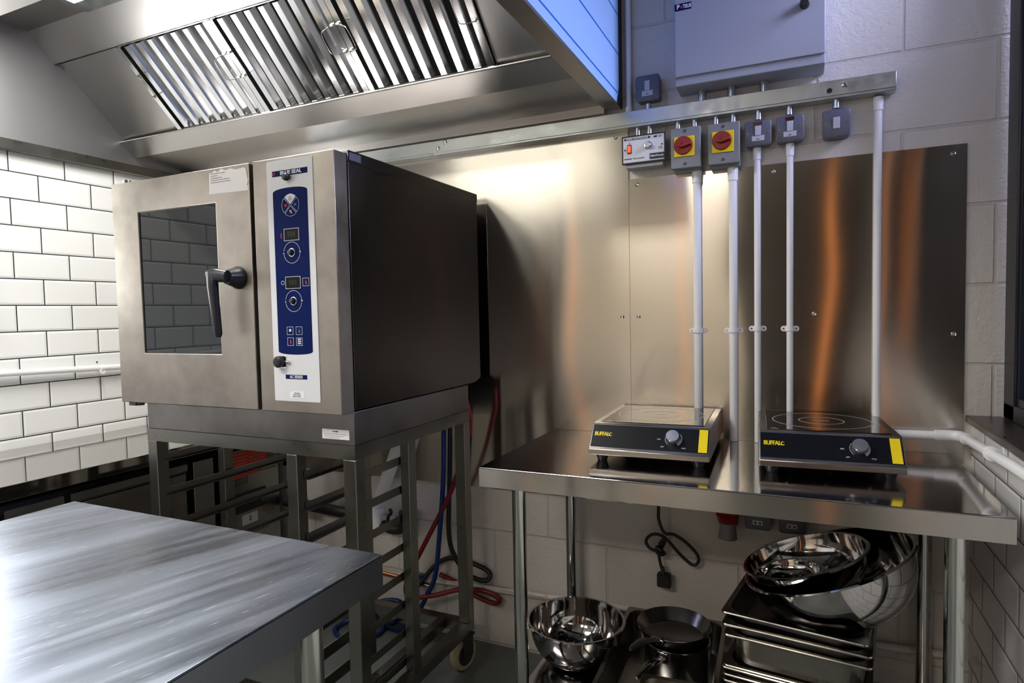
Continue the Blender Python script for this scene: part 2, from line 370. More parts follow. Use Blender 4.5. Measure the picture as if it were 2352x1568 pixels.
g = B().prism([(-.030, 2.006), (-.09, 2.013), (-.278, 2.020), (-.333, 2.074), (-.331, 2.080), (-.318, 2.074), (-.275, 2.030), (-.03, 2.03)], 'x', xa, xb)
H.part('grease_gutter', g, M_hood)
H.part('gutter_bead', B().cyl((xa, -.333, 2.077), (xb, -.333, 2.077), .004, 10), M_hood)
nrm = Vector((0, .239, .249)).normalized()
sl = Vector((0, -.249, .239)).normalized()
p0 = Vector((0, -.320, 2.090))
LEN = .346
def onp(x, s_, h): v = p0 + sl * s_ - nrm * h; return Vector((x, v.y, v.z))
def pbox(b, x0, x1, s0, s1, h0, h1):
    v = [b.bm.verts.new(onp(x, s_, h)) for x, s_, h in ((x0, s0, h0), (x1, s0, h0), (x1, s1, h0), (x0, s1, h0), (x0, s0, h1), (x1, s0, h1), (x1, s1, h1), (x0, s1, h1))]
    for q in ((3, 2, 1, 0), (4, 5, 6, 7), (0, 1, 5, 4), (1, 2, 6, 5), (2, 3, 7, 6), (3, 0, 4, 7)): b.face([v[i] for i in q])
for u0, u1 in ((xa, -2.374), (-.919, xb)):
    b = B(); pbox(b, u0, u1, -.03, LEN, -.03, 0); H.part('blanking_panel', b, M_hood)
H.part('upper_panel', B().prism([(-.571, 2.331), (-.591, 2.322), (-.681, 2.415), (-1.32, 2.415), (-1.32, 2.43), (-.67, 2.43), (-.57, 2.345)], 'x', xa, xb), M_hood)
H.part('front_panel', B().box(xa, xb, -1.36, -1.315, 1.99, 2.75), M_hood)
for k in range(3):
    x0 = -2.372 + k * .4837; x1 = x0 + .4817
    b = B()
    F = H.part('grease_filter', (pbox(b, x0, x0 + .022, .003, LEN, 0, .016), pbox(b, x1 - .022, x1, .003, LEN, 0, .016), pbox(b, x0, x1, 0, .003, -.04, .006), pbox(b, x0, x1, LEN, LEN + .003, -.04, .002), b)[4], M_baff)
    b = B(); pbox(b, x0, x1, 0, LEN, -.05, -.045)
    H.part('gap_shade_sheet', b, M_dark, F)  # black sheet standing in for the shade between the baffles
    b = B(); nb = 7; pitch = (.4817 - .044) / nb
    for i in range(nb):
        c = x0 + .022 + pitch * (i + .5)
        # front baffle: channel facing out with sloping flanges
        w = pitch * .27; d = .03
        for (xA, hA), (xB, hB) in (((c - w, .010), (c + w * .35, .010)), ((c + w * .35, .010), (c + w * 1.0, -.014)), ((c - w, .010), (c - w * 1.02, -.012))):
            v = [b.bm.verts.new(onp(xA, .004, hA)), b.bm.verts.new(onp(xB, .004, hB)), b.bm.verts.new(onp(xB, LEN - .004, hB)), b.bm.verts.new(onp(xA, LEN - .004, hA))]
            b.face(v)
            v2 = [b.bm.verts.new(onp(xA, .004, hA - .0016)), b.bm.verts.new(onp(xB, .004, hB - .0016)), b.bm.verts.new(onp(xB, LEN - .004, hB - .0016)), b.bm.verts.new(onp(xA, LEN - .004, hA - .0016))]
            b.face(v2[::-1])
    H.part('baffle', b, M_baff, F)
    for xh, sg in ((x0 + .011, 1), (x1 - .011, -1)):
        b = B(); s0, s1 = .150, .236
        b.tube([onp(xh, s0, .018), onp(xh + sg * .012, s0, .03), onp(xh + sg * .034, s0 + .006, .040), onp(xh + sg * .040, s0 + .02, .043), onp(xh + sg * .040, s1 - .02, .043), onp(xh + sg * .034, s1 - .006, .040), onp(xh + sg * .012, s1, .03), onp(xh, s1, .018)], .0016, 8)
        for s_ in (s0, s1):
            b.cyl(onp(xh - .006, s_, .021), onp(xh + .006, s_, .021), .005, 12)
        H.part('wire_handle', b, M_wire, F)
t = Thing('hood_lamp', 'slim cool white strip light fixed up inside the canopy', 'lamp', (-1.68, -.78, 2.414))
t.part('lamp_housing', B().box(-2.345, -1.10, -.90, -.695, 2.396, 2.414), M_galv, bev=.003)
t.part('lamp_diffuser', B().box(-2.305, -1.13, -.885, -.765, 2.389, 2.396), M_lampd, bev=.002)

# ================================================================ TRUNKING AND ELECTRICS
T = Thing('steel_trunking', 'long galvanised steel cable trunking running along the wall under the hood', 'trunking', (-.7, -.025, 1.903))
T.part('trunking_body', B().box(-1.95, .204, -.05, -.0045, 1.912, 1.962), M_galv, bev=.0015)
T.part('trunking_lid', B().box(-1.95, .203, -.0525, -.05, 1.9195, 1.964), M_galv, bev=.001)
for x, z in ((-1.272, 1.954), (-1.304, 1.934), (.074, 1.947)):
    b = B(); b.lathe([(.0001, .004), (.003, .004), (.0035, .002), (.006, .0035), (.009, .001), (.009, 0)], 16, Matrix.Translation((x, -.0525, z)) @ Matrix.Rotation(pi / 2, 4, 'X'))
    T.part('screw', b, M_chrome)
T.part('knockout_hole', B().cyl((.034, -.0535, 1.935), (.034, -.0524, 1.935), .0075, 18), M_dark)

def stub(x, z0, z1, r, what, where, gr='steel conduit stubs on the trunking'):
    b = B(); b.cyl((x, -.03, z0), (x, -.03, z1), r, 20)
    single('steel_conduit', b, M_stub, what, 'conduit', (x, -.03, z0), gr)
for x, nm in ((-.330, 'left'), (-.241, 'middle'), (-.146, 'right')):
    stub(x, 1.9645, 1.999, .0125, f'short wide steel conduit under the distribution board, {nm} one of three', '')
stub(-.502, 1.9645, 1.985, .009, 'short steel conduit joining trunking to the switch left of the distribution board', '')
for x, nm in ((-.539, 'left'), (-.500, 'right')): stub(x, 1.885, 1.9118, .009, f'short steel conduit above the speed controller, {nm} of two', '')
for x, nm in ((-.407, 'left'), (-.354, 'right')): stub(x, 1.886, 1.9118, .009, f'short steel conduit above the left red rotary isolator, {nm} of two', '')
for x, nm in ((-.288, 'left'), (-.236, 'right')): stub(x, 1.886, 1.9118, .009, f'short steel conduit above the right red rotary isolator, {nm} of two', '')
stub(-.162, 1.884, 1.9118, .010, 'short steel conduit above the left fused switch with dark red neon', '')
stub(-.074, 1.886, 1.9118, .010, 'short steel conduit above the right fused switch with dark red neon', '')
stub(.053, 1.887, 1.9118, .010, 'short steel conduit above the plain one rocker switch', '')

# distribution board
D = Thing('distribution_board', 'large grey metal distribution board with black knob above the trunking', 'electrical box', (-.19, -.05, 2.0))
D.part('enclosure', B().box(-.402, .021, -.105, -.001, 2.0, 2.62), M_box, bev=.003)
D.part('door', B().box(-.401, .0205, -.112, -.1055, 2.027, 2.60), M_box, bev=.002)
D.part('knob', B().cyl((-.033, -.112, 2.171), (-.033, -.136, 2.171), .0135, 24, .012), M_black, bev=.0015)
nm = D.part('name_label', B().box(-.401, -.350, -.1128, -.112, 2.229, 2.250), M_blue)
D.text('label_text', 'P', -.390, -.113, 2.240, .018, m=M_ink, bold=.0006, parent=nm)
D.text('label_text', 'TEUS', -.363, -.113, 2.239, .015, m=M_ink, bold=.0005, sx=.72, parent=nm)
D.part('label_dot', B().cyl((-.3795, -.1128, 2.2385), (-.3795, -.1135, 2.2385), .0035, 14), M_inkr, nm)

def plate(t, x0, x1, z0, z1, y=-.045, m=M_spur):
    cx_, cz = (x0 + x1) / 2, (z0 + z1) / 2; hx, hz = (x1 - x0) / 2, (z1 - z0) / 2
    def lp(h, w, yy): return [(a, yy, c_) for a, c_, _ in rrect(cx_, cz, hx - h, hz - h, .010, 0)]
    return t.part('switch_box', B().loft([lp(.002, 0, -.001), lp(.001, 0, y + .009), lp(.001, 0, y + .009), lp(0, 0, y + .006), lp(0, 0, y + .002), lp(.002, 0, y)], smooth=False), m)
def spur(x0, x1, z0, z1, label, neon):
    t = Thing('fused_switch', label, 'electrical switch', ((x0 + x1) / 2, -.02, z0), group='grey metal switches on the wall')
    plate(t, x0, x1, z0, z1); c = (x0 + x1) / 2; h = z1 - z0
    t.part('rocker', B().box(c - .0085, c + .0085, -.048, -.0445, z0 + h * .40, z0 + h * .78), M_rock, bev=.001)
    fu = t.part('fuse_carrier', B().box(c - .018, c + .018, -.0465, -.0445, z0 + h * .19, z0 + h * .40), M_rock, bev=.001)
    t.part('fuse_slot', B().box(c - .004, c + .004, -.0469, -.0464, z0 + h * .245, z0 + h * .27), M_dark, fu)
    if neon: t.part('neon_window', B().box(c - .012, c + .012, -.0462, -.0445, z0 + h * .82, z0 + h * .94), M_neon)
    for sx_ in (x0 + .009, x1 - .009): t.part('screw', B().cyl((sx_, -.0445, z0 + h * .5), (sx_, -.0463, z0 + h * .5), .0022, 12), M_brass if neon else M_galvdark)
spur(-.543, -.463, 1.992, 2.076, 'grey metal fused switch above the trunking, left of the distribution board', False)
spur(-.201, -.1245, 1.802, 1.880, 'left one of two grey fused switches with dark red neon under the trunking', True)
spur(-.1115, -.0335, 1.803, 1.882, 'right one of two grey fused switches with dark red neon under the trunking', True)
t = Thing('light_switch', 'grey metal switch with one plain white rocker under the trunking end', 'electrical switch', (.053, -.02, 1.80), group='grey metal switches on the wall')
plate(t, .0155, .0905, 1.800, 1.882)
t.part('rocker', B().box(.044, .062, -.048, -.0445, 1.825, 1.858), M_rock, bev=.001)
for sx_ in (.0245, .0815): t.part('screw', B().cyl((sx_, -.0445, 1.842), (sx_, -.0463, 1.842), .0022, 12), M_brass)

# speed controller
t = Thing('speed_controller', 'white faced fan speed controller with lit red rocker and silver dial', 'electrical control', (-.513, -.03, 1.787))
t.part('controller_box', B().box(-.576, -.452, -.054, -.0045, 1.776, 1.872), mat('controller_grey', (.35, .35, .36), .5), bev=.002)
t.part('face_plate', B().box(-.587, -.442, -.060, -.054, 1.788, 1.881), M_black, bev=.001)
fp = t.part('face_label', B().box(-.582, -.447, -.0608, -.060, 1.793, 1.876), M_scplate, bev=.0005)
t.part('title_bar', B().box(-.578, -.492, -.0612, -.0608, 1.8655, 1.8725), M_inkk, fp)
t.text('title_text', 'SPEED CONTROLLER', -.535, -.0614, 1.869, .0078, m=M_scplate, parent=fp, bold=.0002)
t.text('model_text', 'ME  1.6', -.468, -.0612, 1.8685, .0085, m=M_inkk, parent=fp, shear=.3, bold=.0002)
t.text('scale_text', '240-50/60Hz   1Ph 1.5 Amps Max', -.545, -.0612, 1.805, .0050, m=M_inkk, parent=fp)
t.text('zero_mark', 'O', -.561, -.0612, 1.856, .005, m=M_inkk, parent=fp); t.text('one_mark', 'I', -.561, -.0612, 1.818, .005, m=M_inkk, parent=fp)
t.text('conformity_mark', 'CE', -.459, -.0612, 1.831, .010, m=M_inkk, parent=fp)
t.part('maker_bar', B().box(-.494, -.447, -.0613, -.0608, 1.797, 1.816), M_inkk, fp)
t.text('maker_text', 'FläktWoods', -.4705, -.0616, 1.807, .0088, m=M_ink, parent=fp, shear=.15, bold=.0001)
rk = t.part('rocker', B().box(-.568, -.554, -.0625, -.0605, 1.822, 1.852), M_black, bev=.0008)
t.part('rocker_neon', B().box(-.5655, -.5565, -.0645, -.0622, 1.826, 1.848), M_neonon, rk, bev=.001)
dl = t.part('dial', B().lathe([(.0125, 0), (.0125, .003), (.0085, .005), (.0082, .012), (.0001, .0122)], 28, Matrix.Translation((-.4985, -.0608, 1.8425)) @ Matrix.Rotation(pi / 2, 4, 'X')), M_hobknob)
b = B()
for k in range(13):
    a = radians(225 - k * 22.5); b.box(-.0004, .0004, -.0612, -.0608, .0135, .0158, Matrix.Translation((-.4985, 0, 1.8425)) @ Matrix.Rotation(-(a - pi / 2), 4, 'Y'))
t.part('dial_scale', b, M_inkk, fp)
for x, z in ((-.5755, 1.835), (-.4535, 1.842)): t.part('screw', B().cyl((x, -.0606, z), (x, -.0618, z), .0028, 12), M_inkk)

def isolator(x0, x1, z0, z1, yx, yz, label):
    t = Thing('rotary_isolator', label, 'isolator switch', ((x0 + x1) / 2, -.03, z0), group='red and yellow rotary isolators')
    t.part('enclosure', B().box(x0 + .002, x1 - .001, -.046, -.0045, z0 - .006, z1 - .002), M_grey, bev=.003)
    t.part('lid', B().box(x0, x1, -.066, -.046, z0, z1), M_grey, bev=.0022)
    c = (x0 + x1) / 2
    for zz in (z0 + .013, z1 - .011):
        t.part('lid_screw', B().cyl((c - .002, -.0655, zz), (c - .002, -.0672, zz), .0048, 16), M_galvdark)
    yp = t.part('yellow_plate', B().box(yx[0], yx[1], -.069, -.066, yz[0], yz[1]), M_yellow, bev=.001)
    cx_, cz = (yx[0] + yx[1]) / 2 - .003, (yz[0] + yz[1]) / 2 + .003
    kb = t.part('rotary_handle', B().lathe([(.029, 0), (.029, .005), (.027, .008), (.0001, .0082)], 40, Matrix.Translation((cx_, -.069, cz)) @ Matrix.Rotation(pi / 2, 4, 'X')), M_red)
    M2 = Matrix.Translation((cx_, -.077, cz)) @ Matrix.Rotation(radians(-4), 4, 'Y')
    b = B(); b.loft([[M2 @ Vector(p) for p in [(-.004, y_, -.009), (.026, y_, -.004), (.027, y_, 0), (.026, y_, .004), (-.004, y_, .009), (-.014, y_, .004), (-.014, y_, -.004)]] for y_ in (0, -.012)], smooth=False)
    t.part('grip', b, M_red, kb, bev=.0015)
    t.part('padlock_hole', B().cyl((cx_ - .002, -.0888, cz + .002), (cx_ - .002, -.0894, cz + .002), .0028, 12), M_dark, kb)
isolator(-.424, -.3315, 1.755, 1.883, (-.413, -.350), (1.791, 1.854), 'left grey isolator box with round red handle on yellow plate')
isolator(-.308, -.2145, 1.755, 1.881, (-.296, -.2315), (1.790, 1.855), 'right grey isolator box with round red handle on yellow plate')

def conduit(x, z0, z1, r, label, coup=None, clip=None):
    t = Thing('white_conduit', label, 'conduit', (x, -.018, z0), group='white plastic conduits on the splashback')
    t.part('pipe', B().cyl((x, -.018, z0), (x, -.018, z1), r, 24), M_white)
    if coup: 
        b = B(); b.cyl((x, -.018, coup), (x, -.018, z1 + .001), r * 1.22, 24)
        for k in range(14):
            a = 2 * pi * k / 14; b.box(-.0006, .0006, -r * 1.22 - .0008, -r * 1.2, (coup + z1) / 2, z1, Matrix.Translation((x, -.018, 0)) @ Matrix.Rotation(a, 4, 'Z'))
        t.part('coupler', b, M_white)
    if clip:
        w = r + .017
        b = B(); b.loft([[(x + q[0], yy, clip + q[1]) for q in [(p_[0], p_[1]) for p_ in rrect(0, 0, w, .0085, .008, 0)]] for yy in (-.005, -.009)], smooth=False)
        b.loft([[(x + (r + .0035) * cos(a), -.018 - (r + .0035) * sin(a), clip + dz) for a in [pi * k / 12 - .0 for k in range(13)]] for dz in (-.0065, .0065)], caps=False)
        c_ = t.part('saddle_clip', b, M_white)
        for s_ in (-1, 1): t.part('clip_screw', B().cyl((x + s_ * (w - .008), -.009, clip), (x + s_ * (w - .008), -.0105, clip), .0028, 10), M_chrome, c_)
conduit(-.350, .872, 1.750, .0125, 'white conduit dropping from the left red isolator to behind the left hob', 1.712, 1.231)
conduit(-.239, .872, 1.749, .0125, 'white conduit dropping from the right red isolator, between the hobs', 1.708, 1.231)
conduit(-.1665, .872, 1.801, .0095, 'thin white conduit below the left neon switch, just left of the right hob', 1.765, 1.236)
conduit(-.0725, .872, 1.802, .0095, 'thin white conduit below the right neon switch, behind the right hob', 1.765, 1.235)
conduit(.1625, .872, 1.905, .0105, 'long white conduit from the trunking end down behind the right hob', 1.868, None)
t = Thing('white_conduit', 'white painted conduit on the wall beside the blue filmed hood end', 'conduit', (-.575, -.015, 1.965))
t.part('pipe', B().cyl((-.572, -.015, 1.965), (-.572, -.015, ZC), .009, 18), M_white); t.part('coupler', B().cyl((-.572, -.015, 1.965), (-.572, -.015, 1.99), .0115, 18), M_white)

# corner pipe on the right
t = Thing('corner_pipe', 'white waste pipe turning the corner from behind the right hob under the window', 'pipe', (.37, -.03, .93))
t.part('pipe', B().tube([(.08, -.022, .921), (.20, -.022, .9235), (.33, -.022, .926)], .0125, 18, 0), M_white)
t.part('pipe', B().tube([(.371, -.06, .930), (.371, -.5, .952), (.371, -2.4, 1.0)], .0125, 18, 0), M_white)
t.part('elbow', B().tube([(.31, -.022, .926), (.345, -.022, .927), (.364, -.032, .928), (.371, -.052, .929), (.371, -.085, .931)], .0155, 18, 3), M_white)
b = B(); b.box(.392, .399, -.345, -.325, .915, .985); b.cyl((.371, -.328, .944), (.371, -.342, .944), .018, 24); b.box(.371, .395, -.342, -.328, .94, .95)
t.part('pipe_clip', b, M_white, bev=.001)

# left wall pipe
t = Thing('wall_pipe', 'white pipe along the tiled left wall beside the oven', 'pipe', (-2.72, -.8, 1.1))
t.part('pipe', B().tube([(-2.722, -3.2, 1.155), (-2.722, -.846, 1.116), (-2.722, -.1, 1.092)], .0125, 18, 0), M_white)
b = B(); b.cyl((-2.722, -.470, 1.103), (-2.722, -.484, 1.103), .0155, 20); b.box(-2.749, -2.722, -.483, -.471, 1.098, 1.108); b.cyl((-2.71, -.477, 1.090), (-2.735, -.477, 1.090), .012, 16)
t.part('pipe_clip', b, M_white)
t.part('clip_screw', B().cyl((-2.749, -.477, 1.129), (-2.7455, -.477, 1.129), .003, 10), M_galvdark)

# ================================================================ COMBI OVEN
O = Thing('combi_oven', 'large stainless steel combi oven with glazed door and blue control panel, on a wheeled stand', 'oven', (-1.5, -.5, .964))
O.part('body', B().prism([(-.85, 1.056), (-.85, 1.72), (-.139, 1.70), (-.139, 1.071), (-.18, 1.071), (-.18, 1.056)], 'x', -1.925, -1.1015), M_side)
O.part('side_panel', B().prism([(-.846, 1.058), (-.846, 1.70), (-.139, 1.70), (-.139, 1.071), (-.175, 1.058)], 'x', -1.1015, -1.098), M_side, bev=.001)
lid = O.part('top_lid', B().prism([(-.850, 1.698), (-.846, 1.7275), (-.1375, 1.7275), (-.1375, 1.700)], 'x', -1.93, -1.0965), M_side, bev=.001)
O.part('rating_label', B().box(-1.0965, -1.0958, -.842, -.795, 1.703, 1.722), M_spur, lid)
O.part('plinth', B().box(-1.905, -1.1, -.852, -.231, .965, 1.052), M_plinth, bev=.001)
s_ = O.part('warning_sticker', B().box(-1.207, -1.117, -.8526, -.852, .978, 1.004), M_paper, label='white sticker low on the plinth')
O.part('sticker_print', words(-1.171, -1.152, -.8526, .9985, .0026, 1), M_inkk, s_)
for i, z in enumerate((.9915, .986, .9815)): O.part('sticker_print', words(-1.200, -1.124 - .012 * i, -.8526, z, .0011, 2 + i), M_grey, s_)
# door
dr = O.part('door', B().frame((-1.954, -1.3845, 1.052, 1.7165), (-1.8375, -1.514, 1.2035, 1.6225), -.90, -.853), M_oven, bev=.002)
O.part('door_window', B().box(-1.85, -1.505, -.896, -.875, 1.195, 1.63), M_ovglass, dr)
O.part('window_seal', B().frame((-1.8378, -1.5137, 1.2032, 1.6228), (-1.8345, -1.517, 1.2065, 1.6195), -.8975, -.89), M_black, dr)
hb = O.part('door_handle', B().lathe([(.031, 0), (.031, .006), (.027, .014), (.021, .034), (.019, .04), (.0001, .042)], 32, Matrix.Translation((-1.436, -.90, 1.413)) @ Matrix.Rotation(pi / 2, 4, 'X')), M_handle, dr)
b = B()
def sec(x, y, z, w, h): return [(x + w * cos(2 * pi * k / 16), y + h * .5 * sin(2 * pi * k / 16), z) for k in range(16)]
def secx(x, y, z, w, h): return [(x, y + h * .5 * sin(2 * pi * k / 16), z + w * cos(2 * pi * k / 16)) for k in range(16)]
b.loft([secx(-1.428, -.945, 1.414, .016, .024), secx(-1.455, -.948, 1.418, .018, .024), secx(-1.48, -.950, 1.420, .018, .024), secx(-1.495, -.950, 1.420, .014, .018)])
b.loft([sec(-1.480, -.950, 1.432, .010, .016), sec(-1.480, -.950, 1.425, .016, .024), sec(-1.479, -.950, 1.39, .0165, .024), sec(-1.474, -.948, 1.32, .014, .022), sec(-1.470, -.946, 1.262, .0115, .02), sec(-1.470, -.946, 1.253, .008, .014)])
link('handle_lever', b, M_handle, dr, O.off)
pts = [(-1.532, 1.705), (-1.535, 1.647), (-1.388, 1.644), (-1.387, 1.652), (-1.391, 1.660), (-1.388, 1.668), (-1.394, 1.700), (-1.403, 1.706), (-1.43, 1.704), (-1.452, 1.709), (-1.470, 1.706), (-1.486, 1.712), (-1.50, 1.704), (-1.512, 1.710), (-1.524, 1.703)]
nt = O.part('paper_notice', B().prism(pts, 'y', -.901, -.9003), M_paper, dr, label='torn white paper notice taped to the door')
for i, z in enumerate((1.701, 1.695, 1.689, 1.683, 1.677)): O.part('notice_print', words(-1.526, (-1.47, -1.50, -1.485, -1.455, -1.45)[i], -.901, z, .0021, 9 + i), M_grey, nt)
b = B(); b.box(-1.93, -1.88, -.88, -.855, 1.716, 1.722); b.cyl((-1.915, -.875, 1.7165), (-1.915, -.875, 1.729), .012, 16)
O.part('top_hinge', b, M_chrome)
b = B(); b.box(-1.935, -1.905, -.89, -.86, 1.040, 1.052); b.cyl((-1.905, -.875, 1.040), (-1.905, -.875, 1.052), .012, 16)
O.part('bottom_hinge', b, M_galvdark)
# control side
bz = O.part('control_bezel', B().box(-1.3705, -1.0985, -.90, -.85, 1.052, 1.7175), M_oven, bev=.0018)
O.part('door_gap', B().box(-1.385, -1.370, -.885, -.852, 1.055, 1.714), M_dark)
lp = lambda x0, x1, z0, z1, r, y: [(a, y, c_) for a, c_, _ in rrect((x0 + x1) / 2, (z0 + z1) / 2, (x1 - x0) / 2, (z1 - z0) / 2, r, 0)]
cp = O.part('control_panel', B().loft([lp(-1.320, -1.165, 1.082, 1.710, .004, -.9), lp(-1.320, -1.165, 1.082, 1.710, .004, -.9015)], smooth=False), M_lgrey)
arc = [(-1.3005, 1.212), (-1.3005, 1.627)] + [(-1.2425 + .0575 * math.sin(radians(t_)), 1.627 + .0105 * (1 - (t_ / 90) ** 2)) for t_ in range(-80, 81, 10)] + [(-1.1845, 1.627), (-1.1845, 1.214)] + [(-1.2425 + .0575 * math.sin(radians(t_)), 1.2135 - .0085 * (1 - (t_ / 90) ** 2)) for t_ in range(80, -81, -10)]
bp = O.part('blue_panel', B().prism(arc, 'y', -.9015, -.902), M_blue, cp)
def ringb(cx_, cz, r0, r1, y, a0=0, a1=360, n=48):
    b = B(); full = a1 - a0 >= 360
    A = [radians(a0 + (a1 - a0) * k / n) for k in range(n + (0 if full else 1))]
    o = [[(cx_ + r * cos(a), yy, cz + r * sin(a)) for a in A] for r, yy in ((r0, y), (r1, y), (r1, y - .0004), (r0, y - .0004))]
    R_ = [[b.bm.verts.new(q) for q in l] for l in o]; nn = len(A)
    for i in range(4):
        for j in range(nn if full else nn - 1): b.face([R_[i][j], R_[i][(j + 1) % nn], R_[(i + 1) % 4][(j + 1) % nn], R_[(i + 1) % 4][j]])
    return b
yb = -.9021
# the brand bar
lg = O.part('brand_bar', B().box(-1.3005, -1.1815, -.9019, -.9015, 1.6685, 1.683), M_blue, cp)
O.text('brand_text', 'BLUE SEAL', -1.237, -.9023, 1.6757, .0135, m=M_ink, parent=lg, sx=1.15, bold=.0002, dup_=.0008)
O.part('brand_ring', ringb(-1.2945, 1.6757, .0028, .0042, -.902, n=20), M_inkr, lg)
O.part('air_knob', B().lathe([(.006, 0), (.005, .005), (.0098, .006), (.0095, .015), (.007, .018), (.0001, .0185)], 24, Matrix.Translation((-1.2445, -.9015, 1.6625)) @ Matrix.Rotation(pi / 2, 4, 'X')), M_handle, cp, label='small black knob over the brand bar')
# rosette
rc = (-1.2415, 1.592)
def wedge(a0, a1, r0, r1, y):
    A = [radians(a0 + (a1 - a0) * k / 12) for k in range(13)]; off = radians((a0 + a1) / 2); ox, oz = .0022 * cos(off), .0022 * sin(off)
    return [(rc[0] + ox + r1 * cos(a), rc[1] + oz + r1 * sin(a)) for a in A] + [(rc[0] + ox, rc[1] + oz)]
def outline(poly, y, w=.0008):
    b = B()
    for i in range(len(poly)):
        a, c_ = Vector((poly[i][0], y, poly[i][1])), Vector((poly[(i + 1) % len(poly)][0], y, poly[(i + 1) % len(poly)][1]))
        if (a - c_).length > 1e-5: b.cyl(a, c_, w * .5, 6)
    return b
O.part('power_button', B().prism(wedge(45, 135, 0, .0265, 0), 'y', yb + .0001, yb - .0006), M_ink, bp)
O.part('power_symbol', ringb(rc[0] + .0, rc[1] + .0165, .0042, .0052, yb - .0005, n=24), M_inkk, bp)
O.part('power_symbol', B().box(rc[0] - .0005, rc[0] + .0005, yb - .0009, yb - .0004, rc[1] + .013, rc[1] + .020), M_inkk, bp)
for a0, mm, px_, pz in ((135, M_inkr, -.016, 0), (-45, M_inkb, .016, 0), (225, M_inkr, 0, -.016)):
    O.part('mode_button', outline(wedge(a0, a0 + 90, 0, .0265, 0), yb - .0002), M_ink, bp)
    b = B()
    for k in range(3): b.box(rc[0] + px_ - .004 + k * .003, rc[0] + px_ - .0022 + k * .003, yb - .0005, yb, rc[1] + pz - .003, rc[1] + pz + .003)
    O.part('mode_symbol', b, mm, bp)
b = B(); b.prism([(rc[0] - .001, rc[1] - .0125), (rc[0] + .005, rc[1] - .021), (rc[0] + .0035, rc[1] - .0225), (rc[0] - .0022, rc[1] - .014)], 'y', yb - .0005, yb - .0009); O.part('mode_symbol', b, M_ink, bp)
for x, z in ((-1.2415, 1.5165), (-1.242, 1.3925)):
    O.part('display_frame', B().frame((x - .0255, x + .0255, z - .0158, z + .0158), (x - .0243, x + .0243, z - .0146, z + .0146), yb - .0006, yb), M_ink, bp)
    O.part('display', B().box(x - .0243, x + .0243, yb - .0004, yb, z - .0146, z + .0146), M_disp, bp)
    O.text('display_digits', '888', x, yb - .0006, z, .018, m=M_dim, parent=bp)
for z in (1.470, 1.3445):
    b = ringb(-1.242, z, .0268, .0277, yb - .0001, 8, 172); O.part('dial_ring', b, M_ink, bp)
    b = ringb(-1.242, z, .0268, .0277, yb - .0001, 188, 352); O.part('dial_ring', b, M_ink, bp)
    O.text('minus_sign', '-', -1.2695, yb - .0002, z, .014, m=M_ink, parent=bp, bold=.0004); O.text('plus_sign', '+', -1.2145, yb - .0002, z, .010, m=M_ink, parent=bp, bold=.0004)
    kk = O.part('encoder_ring', B().lathe([(.0115, 0), (.0112, .0015), (.009, .002)], 24, Matrix.Translation((-1.242, -.902, z)) @ Matrix.Rotation(pi / 2, 4, 'X')), M_chrome, bp)
    O.part('encoder_shaft', B().lathe([(.006, 0), (.0055, .010), (.0001, .011)], 16, Matrix.Translation((-1.243, -.903, z)) @ Matrix.Rotation(pi / 2, 4, 'X')), M_galvdark, bp)
O.part('temperature_symbol', B().box(-1.278, -1.2755, yb - .0004, yb, 1.508, 1.522), M_inkr, bp)
O.part('timer_symbol', ringb(-1.277, 1.393, .0045, .0055, yb, n=20), M_ink, bp)
for i, (x, z, mm) in enumerate(((-1.199, 1.3925, M_inkr), (-1.258, 1.2675, M_ink), (-1.2275, 1.2675, M_inkb), (-1.2575, 1.239, M_inkr), (-1.2275, 1.239, M_ink))):
    O.part('touch_button', B().frame((x - .0105, x + .0105, z - .0105, z + .0105), (x - .0097, x + .0097, z - .0097, z + .0097), yb - .0005, yb), M_ink, bp)
    if i == 1: b = B().cyl((x, yb, z + .001), (x, yb - .0004, z + .001), .004, 14)
    elif i == 4: b = B(); [b.box(x - .0055, x + .0055, yb - .0004, yb, z + q, z + q + .0035) for q in (-.0065, -.001, .0045)]
    else: b = B(); b.box(x - .0015, x + .003, yb - .0004, yb, z - .0055, z + .001); b.box(x - .0008, x + .001, yb - .0004, yb, z + .001, z + .006)
    O.part('button_symbol', b, mm, bp)
kp = O.part('key_plate', B().box(-1.299, -1.2755, -.903, -.9015, 1.168, 1.201), M_chrome, cp, bev=.0005)
O.part('timer_knob', B().lathe([(.006, 0), (.006, .004), (.0155, .005), (.015, .014), (.011, .018), (.0001, .019)], 26, Matrix.Translation((-1.292, -.903, 1.186)) @ Matrix.Rotation(pi / 2, 4, 'X')), M_black, kp)
O.part('side_catch', B().cyl((-1.2755, -.906, 1.186), (-1.262, -.906, 1.186), .0035, 12), M_chrome, kp)
sb = O.part('series_bar', B().box(-1.2795, -1.2065, -.9019, -.9015, 1.1405, 1.152), M_blue, cp)
O.text('series_text', 'AC SERIES', -1.243, -.9022, 1.1463, .0105, m=M_ink, parent=sb, sx=.95, bold=.0002)
ws = O.part('small_sticker', B().box(-1.2665, -1.2185, -.9019, -.9015, 1.0915, 1.1075), M_paper, cp, label='small white danger sticker')
for i, z in enumerate((1.104, 1.0995, 1.095)): O.part('sticker_print', words((-1.252, -1.256, -1.257)[i], (-1.233, -1.229, -1.230)[i], -.9019, z, .0018, 20 + i), M_inkk, ws)

O.o.scale = (1.0476,) * 3; O.o.location = (-1.569, -0.4214, 0.9478)   # scaled up about the camera position, so its outline in view stays unchanged

